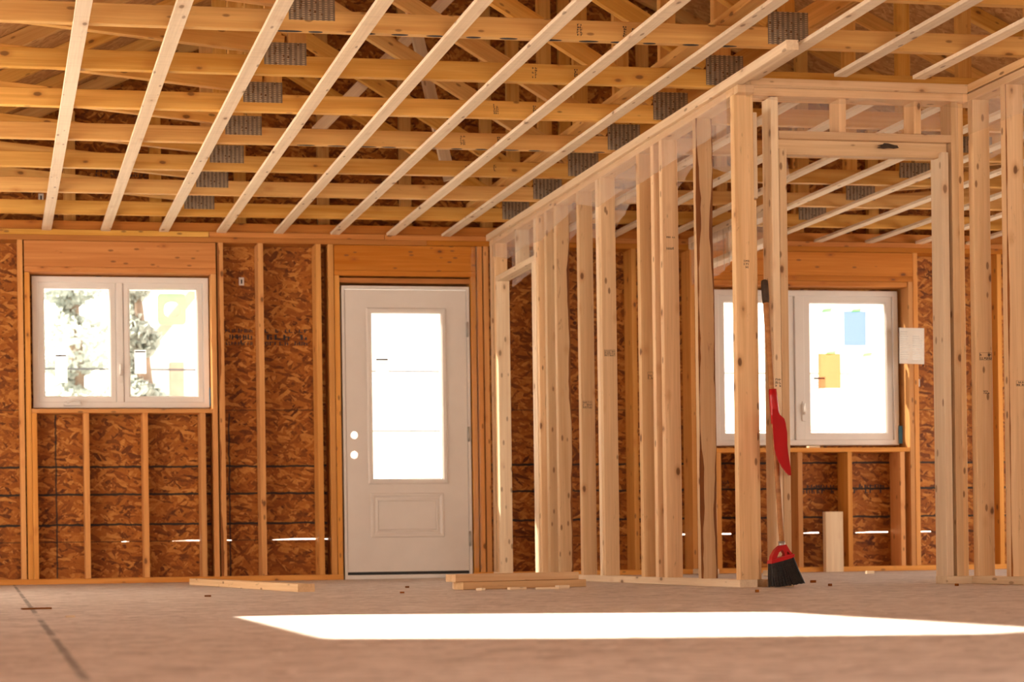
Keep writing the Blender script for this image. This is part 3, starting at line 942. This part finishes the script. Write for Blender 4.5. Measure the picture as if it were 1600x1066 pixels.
ds = poly_holes('window_sticker', rect(2.725, 2.815, 1.372, 1.575), [], 'xz', DY + 0.0187, DY + 0.0195, 'stick_white')
tag(ds, 'white label with dark top bar on the door glass', 'sticker', 'white stickers on glass')
box('sticker_bar', (2.727, 2.813), (DY + 0.0175, DY + 0.0186), (1.560, 1.571), 'ink', ds, 0.0003)
box('sticker_text', (2.735, 2.80), (DY + 0.0178, DY + 0.0186), (1.535, 1.539), 'steel', ds, 0.0003)

# ------------------------------------------------------------------ partition running to the far wall
pw = thing('wall_frame', ((PX0 + PX1) / 2, 8.8, 0), 'interior partition frame running from near corner post to the far wall', 'wall frame', 'stud wall frames')
def ps(y0, y1=None, z0=ZB, z1=ZP, name='stud', mat='stud', dx=0.0):
    return board(name, (PX0 + dx, PX1 + dx), (y0, (y1 or y0 + 0.038)), (z0, z1), 'z', mat, pw)
board('bottom_plate', (PX0, PX1), (FY0 - 0.018, 9.775), (0.0, ZB - 0.0005), 'y', 'pale', pw)
board('bottom_plate', (PX0, PX1), (10.468, YW), (0.0, ZB - 0.0005), 'y', 'pale', pw)
board('top_plate', (PX0, PX1), (FY0 - 0.016, YW - 0.001), (ZP + 0.0005, ZP + 0.038), 'y', 'stud', pw)
board('nailer', (PX0 - 0.024, PX0 + 0.034), (6.42, YW - 0.001), (ZP + 0.0385, ZT - 0.004), 'y', 'pale', pw)
board('top_plate', (PX0 + 0.0345, PX1), (FY0 - 0.016, YW - 0.001), (ZP + 0.0385, ZT - 0.002), 'y', 'stud', pw)
board('corner_cap', (PX0 + 0.002, PX0 + 0.085), (FY0 - 0.060, FY0 - 0.0165), (ZP - 0.002, ZP + 0.037), 'x', 'stud', pw)
# studs, near to far
post = board('corner_post', (PX0, PX0 + 0.100), (FY0 - 0.018, FY0 + 0.020), (ZB, ZP), 'z', 'stud', pw)
s1 = wany('stud', (PX0, PX1), (7.365, 7.403), (ZB, ZP), 'stud', pw, {(-1, -1), (1, -1)}, 0.019, 11)
s2 = ps(7.768)
s3 = ps(7.875)
s4 = ps(8.060)
s5 = ps(8.600, 8.638)
s5b = ps(8.642, 8.680, mat='pale')
s6 = ps(8.942)
s7 = wany('stud', (PX0, PX1), (9.322, 9.360), (ZB, ZP), 'stud', pw, {(1, -1)}, 0.022, 23)
s8 = ps(9.498)
ps(9.645, name='king_stud')
ps(9.695, mat='pale', name='king_stud')
ps(9.737, z1=2.100, name='jack_stud', mat='pale')
ps(10.468, z1=2.100, name='jack_stud', mat='pale')
ps(10.506, 10.543, name='king_stud')
ps(10.588, 10.626, name='stud')
board('header', (PX0, PX1), (9.7335, 10.505), (2.101, 2.139), 'y', 'pale', pw)
board('cripple_stud', (PX0, PX1), (10.05, 10.088), (2.1395, ZP), 'z', 'pale', pw)
stamp(s5, (PX0 + 0.044, 8.600, 1.345), (1, 0, 0), (0, 0, 1), (0, -1, 0), 0.062, 0.034, 6, 3, seed=61, frame=True)
stamp(s6, (PX0 + 0.04, 8.942, 1.075), (1, 0, 0), (0, 0, 1), (0, -1, 0), 0.055, 0.040, 5, 3, seed=62, frame=True)
stamp(s4, (PX0 + 0.06, 8.060, 1.15), (1, 0, 0), (0, 0, 1), (0, -1, 0), 0.045, 0.035, 5, 3, seed=63, frame=True)
stamp(s2, (PX0 + 0.045, 7.768, 1.855), (1, 0, 0), (0, 0, 1), (0, -1, 0), 0.05, 0.012, 6, 1, seed=64)
stamp(s2, (PX0 + 0.045, 7.768, 1.795), (1, 0, 0), (0, 0, 1), (0, -1, 0), 0.05, 0.016, 6, 1, seed=65)
stamp(post, (PX0 + 0.055, FY0 - 0.018, 1.56), (1, 0, 0), (0, 0, 1), (0, -1, 0), 0.03, 0.045, 3, 3, seed=66)

# ------------------------------------------------------------------ short wall with the framed doorway
dw = thing('wall_frame', (4.25, FY0, 0), 'short wall frame with an open framed doorway into the back room', 'wall frame', 'stud wall frames')
def fs(x0, x1, z0=ZB, z1=ZP, name='stud', mat='stud', y=(FY0, FY1)):
    return board(name, (x0, x1), y, (z0, z1), 'z', mat, dw)
board('bottom_plate', (PX1 + 0.05, 3.843), (FY0 - 0.016, FY1), (0.0, ZB - 0.0005), 'x', 'stud', dw)
board('bottom_plate', (4.655, RX0 - 0.001), (FY0 - 0.002, FY1), (0.0, ZB - 0.0005), 'x', 'pale', dw)
board('top_plate', (PX1 + 0.001, RX0 - 0.001), (FY0 - 0.016, FY1), (ZP + 0.0005, ZP + 0.038), 'x', 'stud', dw)
board('top_plate', (PX1 + 0.001, RX0 - 0.001), (FY0 - 0.018, FY1), (ZP + 0.0385, ZT + 0.012 - 0.014), 'x', 'stud', dw)
board('backing_stud', (PX0 + 0.1005, PX0 + 0.137), (FY0 + 0.03, FY0 + 0.119), (ZB, 1.88), 'z', 'stud', dw)
board('backing_block', (PX0 + 0.1005, PX0 + 0.132), (FY0 + 0.006, FY0 + 0.095), (1.885, 2.30), 'z', 'pale', dw)
kst = fs(3.764, 3.8025, name='king_stud', mat='pale')
stamp(kst, (3.783, FY0, 0.99), (1, 0, 0), (0, 0, 1), (0, -1, 0), 0.03, 0.045, 3, 3, seed=81)

fs(3.804, 3.8425, z1=2.128, name='jack_stud')
board('header', (3.804, 4.710), (FY0 - 0.001, FY1), (2.176, 2.214), 'x', 'stud', dw)
hl = wany('header', (FY0, FY1), (2.129, 2.170), (3.804, 4.700), 'stud', dw, {(-1, 1)}, 0.02, 3)
hl.matrix_basis = wm(dw).inverted() @ Matrix.Translation(Vector((4.252, (FY0 + FY1) / 2, 2.1495)))
vk = [(4.375 + 0.05 * math.cos(2 * PI * i / 16) * (1 + 0.25 * math.sin(3 * i)), FY0 - 0.0012, 2.150 + 0.013 * math.sin(2 * PI * i / 16) * (1 + 0.3 * math.cos(5 * i))) for i in range(16)]
vk += [(v[0], FY0 + 0.001, v[2]) for v in vk]
pyobj('bark_knot', vk, [tuple(range(16))] + [(i, 16 + i, 16 + (i + 1) % 16, (i + 1) % 16) for i in range(16)], 'rubber', hl)
for x0 in (4.118, 4.514):
    fs(x0, x0 + 0.038, z0=2.2145, name='cripple_stud')
fs(4.656, 4.694, z1=2.128, name='jack_stud', mat='pale')
kr = fs(4.7115, 4.749, name='king_stud')
fs(4.751, 4.7885, name='stud', y=(FY0 + 0.02, FY1 + 0.02))

# ------------------------------------------------------------------ wall coming towards the viewer on the right
rw = thing('wall_frame', (RX0 + 0.045, 6.2, 0), 'wall frame right of the framed doorway, running forward along the hall', 'wall frame', 'stud wall frames')
board('bottom_plate', (RX0, RX1), (4.6, FY1), (0.0, ZB - 0.0005), 'y', 'pale', rw)
board('top_plate', (RX0, RX1), (4.6, FY1), (ZP + 0.0005, ZP + 0.038), 'y', 'stud', rw)
board('top_plate', (RX0 - 0.0005, RX1), (4.6, FY1), (ZP + 0.0460, ZT - 0.002), 'y', 'stud', rw)
r1 = board('stud', (RX0, RX1), (6.930, 6.968), (ZB, ZP), 'z', 'stud', rw)
r2 = wany('stud', (RX0, RX1), (6.683, 6.721), (ZB, ZP), 'stud', rw, {(-1, -1)}, 0.008, 41)
board('stud', (RX0, RX1), (6.28, 6.318), (ZB, ZP), 'z', 'stud', rw)
board('stud', (RX0, RX1), (5.87, 5.908), (ZB, ZP), 'z', 'stud', rw)
board('stud', (RX0, RX1), (5.46, 5.498), (ZB, ZP), 'z', 'stud', rw)
board('stud', (RX0, RX1), (5.05, 5.088), (ZB, ZP), 'z', 'stud', rw)
board('stud', (RX0, RX1), (4.62, 4.658), (ZB, ZP), 'z', 'stud', rw)
stamp(r1, (RX0 + 0.052, 6.930, 1.115), (1, 0, 0), (0, 0, 1), (0, -1, 0), 0.062, 0.034, 6, 2, seed=71, frame=True)
stamp(r1, (RX0 + 0.05, 6.930, 0.94), (1, 0, 0), (0, 0, 1), (0, -1, 0), 0.04, 0.02, 5, 2, seed=72)
stamp(r2, (RX0 + 0.06, 6.683, 0.955), (1, 0, 0), (0, 0, 1), (0, -1, 0), 0.045, 0.024, 5, 2, seed=73, frame=True)

# ------------------------------------------------------------------ wall stub at the back, beside the right window
bw = thing('wall_frame', (BX0 + 0.045, 10.0, 0), 'short wall stub behind the partition, left of the back room window', 'wall frame', 'stud wall frames')
board('top_plate', (BX0, BX1), (9.45, YW - 0.001), (ZP + 0.0005, ZP + 0.038), 'y', 'pale', bw)
board('top_plate', (BX0, BX1), (9.45, YW - 0.001), (ZP + 0.0385, ZT - 0.002), 'y', 'pale', bw)
board('bottom_plate', (BX0, BX1), (10.40, YW - 0.001), (0.0, ZB - 0.0005), 'y', 'pale', bw)
board('bottom_plate', (BX0, BX1), (9.45, 9.60), (0.0, ZB - 0.0005), 'y', 'pale', bw)
board('stud', (BX0, BX1), (10.42, 10.458), (ZB, ZP), 'z', 'stud', bw)
board('stud', (BX0, BX1), (9.50, 9.538), (ZB, ZP), 'z', 'stud', bw)
board('header', (BX0, BX1), (9.539, 10.419), (2.20, 2.238), 'y', 'pale', bw)
board('cripple_stud', (BX0, BX1), (10.02, 10.058), (2.2385, ZP), 'z', 'stud', bw)

# ------------------------------------------------------------------ plastic film
def steps(seed, lo, hi, n):
    rnd = random.Random(seed)
    pts = [rnd.uniform(lo, hi) for _ in range(n + 1)]
    def f(t):
        u = t * n
        i = min(int(u), n - 1)
        s = u - i
        return pts[i] * (1 - s) + (pts[i + 1]) * s
    return f
tag(drape('plastic_sheet', ((PX0 - 0.010, 7.02, ZP + 0.03), (PX0 - 0.010, 10.52, ZP + 0.03)), steps(5, 0.11, 0.21, 11), 'poly', None, (1, 0, 0), 0.003, 160, 8, 3),
    'clear plastic strip hanging over the partition stud tops on room side', 'plastic sheet', 'plastic vapour sheets')
tag(drape('plastic_sheet', ((PX1 + 0.012, 7.15, ZP + 0.03), (PX1 + 0.012, 10.45, ZP + 0.03)), steps(15, 0.20, 0.38, 8), 'poly', None, (1, 0, 0), 0.005, 160, 8, 9),
    'longer plastic strip hanging behind the partition studs', 'plastic sheet', 'plastic vapour sheets')
tag(drape('plastic_sheet', ((3.80, FY1 + 0.012, ZP + 0.03), (4.74, FY1 + 0.012, ZP + 0.03)), steps(25, 0.19, 0.21, 5), 'poly', None, (0, 1, 0), 0.003, 120, 8, 4),
    'plastic strip stretched behind the short studs above the doorway', 'plastic sheet', 'plastic vapour sheets')
tag(drape('plastic_sheet', ((3.60, FY0 - 0.066, ZP + 0.040), (4.76, FY0 - 0.024, ZP + 0.040)), steps(35, 0.045, 0.085, 7), 'film', None, (0, 1, 0), 0.004, 60, 6, 5),
    'thin clear film wrapped along the doorway top plate', 'plastic sheet', 'plastic vapour sheets')
tag(drape('plastic_sheet', ((RX0 - 0.016, 5.2, ZP + 0.03), (RX0 - 0.016, 6.95, ZP + 0.03)), steps(45, 0.20, 0.27, 5), 'film', None, (1, 0, 0), 0.004, 120, 8, 6),
    'clear plastic strip over stud tops at the right edge', 'plastic sheet', 'plastic vapour sheets')
tag(drape('plastic_sheet', ((RX1 + 0.012, 5.2, ZP + 0.03), (RX1 + 0.012, 7.0, ZP + 0.03)), steps(46, 0.28, 0.36, 5), 'poly', None, (1, 0, 0), 0.004, 120, 8, 16),
    'plastic strip hanging behind the studs at the right edge', 'plastic sheet', 'plastic vapour sheets')
tag(drape('plastic_sheet', ((BX0 - 0.022, 9.50, ZP + 0.03), (BX0 - 0.022, 10.55, ZP + 0.03)), steps(55, 0.22, 0.34, 5), 'poly', None, (1, 0, 0), 0.006, 120, 8, 7),
    'plastic strip hanging on the wall stub behind the partition', 'plastic sheet', 'plastic vapour sheets')
tag(drape('plastic_sheet', ((3.42, YW - 0.012, 2.37), (3.475, YW - 0.012, 2.37)), lambda t: 2.30, 'film', None, (0, 1, 0), 0.003, 8, 30, 8),
    'narrow clear film hanging down right of the white door', 'plastic sheet', 'plastic vapour sheets')
def corner_flap():
    pts = [(3.846, FY1 + 0.004, 2.125), (3.895, FY1 + 0.006, 2.120), (3.915, FY1 + 0.014, 2.02), (3.880, FY1 + 0.010, 1.985), (3.846, FY1 + 0.006, 1.955)]
    o = pyobj('plastic_sheet', pts, [(0, 1, 2, 3, 4)], 'poly')
    tag(o, 'small torn plastic flap in the doorway upper left corner', 'plastic sheet', 'plastic vapour sheets')
corner_flap()

# ------------------------------------------------------------------ loose lumber and scraps
tag(slant('loose_board', (1.552, 7.53, 0.0205), (1.285, 9.70, 0.0205), 0.040, 0.089, 'stud'), 'single long board lying on the floor below the left window', 'board', 'loose boards')
def lay(x0, y0, x1, y1, z, lab, w_=0.089, mat='stud'):
    tag(slant('loose_board', (x0, y0, z + 0.0195), (x1, y1, z + 0.0195), 0.038, w_, mat), lab, 'board', 'loose boards')
lay(2.310, 7.440, 3.030, 7.640, 0.0005, 'lower front board of the small pile on the floor by the door')
lay(2.335, 7.545, 3.045, 7.745, 0.0005, 'lower back board of the small pile on the floor by the door', mat='pale')
lay(2.275, 7.455, 3.000, 7.665, 0.0395, 'top board of the small pile on the floor by the door')
def chipw(x, y, a, L, wd, h, lab):
    d = Vector((math.cos(a), math.sin(a), 0)) * L / 2
    c = Vector((x, y, h / 2 + 0.0005))
    tag(slant('wood_chip', c - d, c + d, h, wd, 'pale', None, 0.001), lab, 'wood chip', 'wood chips')
chipw(2.56, 7.285, 0.15, 0.09, 0.03, 0.012, 'flat wood chip in front of board pile, left one')
chipw(2.70, 7.245, -0.1, 0.11, 0.025, 0.010, 'flat wood chip in front of board pile, middle one')
chipw(2.79, 7.275, 0.4, 0.07, 0.028, 0.018, 'flat wood chip in front of board pile, right one')
chipw(2.36, 7.24, 0.9, 0.05, 0.03, 0.012, 'small splinter at the left end of board pile')
rc = random.Random(12)
lb = ['small dark crumb on the floor, middle right foreground', 'small dark crumb on the floor below the broom', 'small crumb on the floor right of broom', 'thin splinter on the floor near right edge',
      'thin splinter on the floor at far right', 'little chip on the floor below the left window', 'reddish chip on the floor at far left', 'pale paper bit on the floor at left',
      'dark splinter across the floor seam at left', 'little chip on the floor below the door', 'scrap crumb on the floor at the back room doorway', 'pale crumb by the back room wall']
sp = [(3.25, 6.2, 0.014, 0.012), (4.02, 6.95, 0.018, 0.012), (4.45, 6.6, 0.016, 0.011), (4.35, 5.3, 0.05, 0.006), (4.55, 5.4, 0.045, 0.006), (1.9, 7.0, 0.02, 0.008),
      (0.98, 7.0, 0.03, 0.007), (0.245, 4.95, 0.03, 0.006), (0.16, 5.75, 0.11, 0.006), (2.2, 8.0, 0.02, 0.010), (4.3, 7.6, 0.03, 0.014), (5.9, 9.7, 0.06, 0.02)]
for (x, y, L, h), l_ in zip(sp, lb):
    a = rc.uniform(-0.5, 0.5)
    d = Vector((math.cos(a), math.sin(a), 0)) * L / 2
    c = Vector((x, y, h / 2 + 0.0004))
    tag(slant('floor_debris', c - d, c + d, h, max(0.008, L * 0.3), 'pale' if 'pale' in l_ else 'wane', None, 0.001), l_, 'debris', 'crumbs and splinters on the floor')
tag(board('wood_block', (6.095, 6.235), (YW - 0.042, YW - 0.003), (0.0005, 0.445), 'z', 'pale'), 'upright offcut block leaning against the studs under the back room window', 'block')

# ------------------------------------------------------------------ broom and dustpan in the corner
br = thing('broom', (3.765, 6.86, 0), 'angled red and black broom with wooden handle leaning on the corner studs', 'broom')
hp0, hp1 = Vector((3.729, 6.868, 0.205)), Vector((3.710, 6.965, 1.480))
hl_ = lambda t: hp0.lerp(hp1, t)
hd = tube('handle', [hl_(t / 12) for t in range(0, 13)], [0.0115 + 0.002 * (t / 12) for t in range(13)], 'handle', br)
tube('grip', [hl_(0.915), hl_(0.93), hl_(0.985), hl_(1.0), hl_(1.004)], [0.0145, 0.0165, 0.017, 0.015, 0.008], 'rubber', br)
tube('collar', [hl_(-0.015), hl_(0.012)], 0.0155, 'steel', br)
# head bracket: an arch with an opening, slanting like the block below it
by0, by1 = 6.832, 6.878
archo = [(3.692, 0.118), (3.700, 0.150), (3.718, 0.180), (3.742, 0.200), (3.772, 0.205), (3.780, 0.192), (3.792, 0.172), (3.806, 0.158), (3.806, 0.148), (3.790, 0.146), (3.745, 0.138), (3.715, 0.124)]
archi = [(3.722, 0.140), (3.735, 0.168), (3.752, 0.180), (3.764, 0.160), (3.760, 0.150)]
archi2 = [(3.776, 0.157), (3.774, 0.172), (3.782, 0.170), (3.790, 0.157)]
SH = -0.034
sft = lambda q: [(a + SH, d) for a, d in q]
poly_holes('head_bracket', sft(archo), [sft(archi), sft(archi2)], 'xz', by0 + 0.010, by1 - 0.010, 'red', br)
blk = []
bpts = [(3.690, 0.114), (3.694, 0.130), (3.745, 0.146), (3.790, 0.154), (3.808, 0.160), (3.806, 0.146), (3.79, 0.139), (3.745, 0.127)]
poly_holes('head_block', sft(bpts), [], 'xz', by0, by1, 'red', br)
def bristles():
    rnd = random.Random(8)
    verts, faces = [], []
    for r in range(6):
        for c in range(34):
            u = (c + rnd.uniform(0.1, 0.9)) / 34
            yy = by0 + 0.004 + (by1 - by0 - 0.008) * (r + 0.5) / 6
            top = Vector((SH + 3.693 + 0.112 * u, yy, 0.116 + 0.030 * u + 0.006 * math.sin(u * 3)))
            bot = Vector((SH + 3.700 + 0.158 * u + rnd.uniform(-0.004, 0.004), yy + (r - 2.5) * 0.006 + rnd.uniform(-0.003, 0.003), 0.003 + 0.020 * max(0, u - 0.25) + rnd.uniform(0, 0.006)))
            mid = (top + bot) / 2 + Vector((rnd.uniform(-0.002, 0.004), rnd.uniform(-0.002, 0.002), 0))
            b = len(verts)
            for p, rad in ((top, 0.0030), (mid, 0.0032), (bot, 0.0030)):
                for a in range(4):
                    verts.append(p + Vector((rad * math.cos(a * PI / 2), rad * math.sin(a * PI / 2), 0)))
            for i in range(2):
                for a in range(4):
                    d = (a + 1) % 4
                    faces.append((b + i * 4 + a, b + i * 4 + d, b + i * 4 + 4 + d, b + i * 4 + 4 + a))
            faces.append((b + 8, b + 11, b + 10, b + 9))
    return pyobj('bristles', verts, faces, 'bristle', br)
bristles()

dp = thing('dustpan', (3.735, 6.90, 0.55), 'red plastic dustpan clipped on the broom handle', 'dustpan')
tube('pan_handle', [hl_(0.585) + Vector((0.003, -0.004, 0)), hl_(0.56) + Vector((0.003, -0.005, 0)), hl_(0.50) + Vector((0.004, -0.008, 0)), hl_(0.455) + Vector((0.004, -0.012, 0))],
     [0.0185, 0.0195, 0.0205, 0.023], 'red', dp)
def pan():
    """shallow scoop seen nearly edge on: side profile swept across its width with raised rims"""
    prof_ = [  # (z, front x, back x)
        (0.840, 3.714, 3.742), (0.815, 3.714, 3.752), (0.795, 3.714, 3.775), (0.77, 3.716, 3.782), (0.70, 3.719, 3.784), (0.655, 3.723, 3.782), (0.625, 3.731, 3.778),
        (0.60, 3.742, 3.776), (0.575, 3.757, 3.780), (0.555, 3.772, 3.788), (0.535, 3.790, 3.800)]
    ys = [6.905 - 0.150, 6.905 - 0.146, 6.905 - 0.10, 6.905 - 0.05, 6.905]
    verts, faces = [], []
    nP = len(prof_)
    for j, y in enumerate(ys):
        inset = 0.0 if j in (0,) else 0.0
        for (z, a, b) in prof_:
            dz = 0.010 * math.sin(PI * j / (len(ys) - 1))
            sh = (y - 6.905) * 0.545
            verts.append((a + sh - 0.004, y, z - dz * 0.4)); verts.append(((a + 0.004 if j not in (0,) else b) + sh - 0.004, y, z - dz * 0.4))
    W = nP * 2
    for j in range(len(ys) - 1):
        for i in range(nP - 1):
            for s in (0, 1):
                p = j * W + i * 2 + s
                faces.append((p, p + 2, p + W + 2, p + W))
    for j in (0, len(ys) - 1):
        for i in range(nP - 1):
            p = j * W + i * 2
            faces.append((p, p + 1, p + 3, p + 2))
    for j in range(len(ys) - 1):
        for e in (0, (nP - 1) * 2):
            p = j * W + e
            faces.append((p, p + 1, p + W + 1, p + W))
    return pyobj('pan', verts, faces, 'red', dp)
pan()
def rim():
    """clear-lit curved lip of the pan, the far side wall"""
    pr = [(0.795, 3.775), (0.74, 3.785), (0.68, 3.785), (0.64, 3.789), (0.60, 3.795), (0.57, 3.800), (0.537, 3.803)]
    verts, faces = [], []
    for y in (6.905, 6.909):
        for z, b in pr:
            a = 3.722 if z > 0.65 else 3.722 + (0.65 - z) * 0.62
            verts.append((a, y, z)); verts.append((b, y, z))
    n = len(pr) * 2
    for i in range(len(pr) - 1):
        for o_ in (0, n):
            p = o_ + i * 2
            faces.append((p, p + 1, p + 3, p + 2))
        faces.append((i * 2 + 1, i * 2 + 3, n + i * 2 + 3, n + i * 2 + 1))
    return pyobj('pan_rim', verts, faces, 'red', dp)
rim()

# ------------------------------------------------------------------ outside: trees, a neighbouring house, cables
def tree(x, y, h, r, lab, seed):
    rnd = random.Random(seed)
    t = thing('tree', (x, y, -0.45), lab, 'tree', 'trees outside the window')
    tube('trunk', [(x, y, -0.45), (x + 0.1, y, h * 0.45), (x, y, h * 0.85)], [0.16, 0.11, 0.03], 'bark', t)
    verts, faces = [], []
    for i in range(9000):
        u = rnd.random()
        zz = h * (0.22 + 0.78 * u)
        rr = r * (1.0 - u) ** 0.6 * (0.55 + 0.45 * math.sin(u * 31 + seed))
        a = rnd.uniform(0, 2 * PI)
        q = rr * math.sqrt(rnd.random())
        c = Vector((x + q * math.cos(a), y + q * math.sin(a), zz))
        s = rnd.uniform(0.025, 0.07)
        d1 = Vector((rnd.uniform(-1, 1), rnd.uniform(-1, 1), rnd.uniform(-1, 1))).normalized() * s
        d2 = d1.cross(Vector((rnd.uniform(-1, 1), rnd.uniform(-1, 1), rnd.uniform(-1, 1)))).normalized() * s * 0.7
        b = len(verts)
        verts += [c - d1, c - d2, c + d1, c + d2]
        faces.append((b, b + 1, b + 2, b + 3))
    pyobj('foliage', verts, faces, 'leaf', t)
tree(1.05, 20.6, 6.0, 1.45, 'tall pale tree filling the left pane of the left window', 3)
tree(1.45, 15.5, 3.9, 0.42, 'slim tree at the left edge of the left window right pane', 5)
hs = thing('house', (6.0, 25.0, -0.45), 'pale neighbouring house with brown trim beyond the windows', 'house')
poly_holes('front_wall', [(2.0, -0.45), (10.0, -0.45), (10.0, 2.9), (6.0, 7.6), (2.0, 2.9)], [rect(4.6, 5.6, 0.6, 2.0), rect(7.0, 8.6, 0.6, 2.0)], 'xz', 22.4, 22.6, 'siding', hs)
slant('roof', (1.55, 24.9, 2.40), (6.0, 24.9, 7.66), 0.12, 6.0, 'roofing', hs)
slant('roof', (6.0, 24.9, 7.66), (10.45, 24.9, 2.40), 0.12, 6.0, 'roofing', hs)
slant('fascia', (1.55, 21.86, 2.33), (6.0, 21.86, 7.59), 0.14, 0.05, 'fascia', hs)
board('porch_post', (2.58, 2.78), (22.0, 22.2), (-0.45, 2.97), 'z', 'fascia', hs)
for x0, x1 in ((4.6, 5.6), (7.0, 8.6)):
    poly_holes('house_window', rect(x0, x1, 0.6, 2.0), [], 'xz', 22.46, 22.5, 'steel', hs)
for k, (za, zb, y_) in enumerate(((2.45, 2.30, 18.0), (1.75, 1.62, 18.4))):
    pts = [(-14 + i * 2.0, y_, za + (zb - za) * i / 16 + 0.0009 * (i - 8) ** 2) for i in range(17)]
    tag(tube('utility_cable', pts, 0.011, 'cable', None, 6), ('upper' if k == 0 else 'lower') + ' dark cable strung across the yard outside', 'cable', 'utility cables')
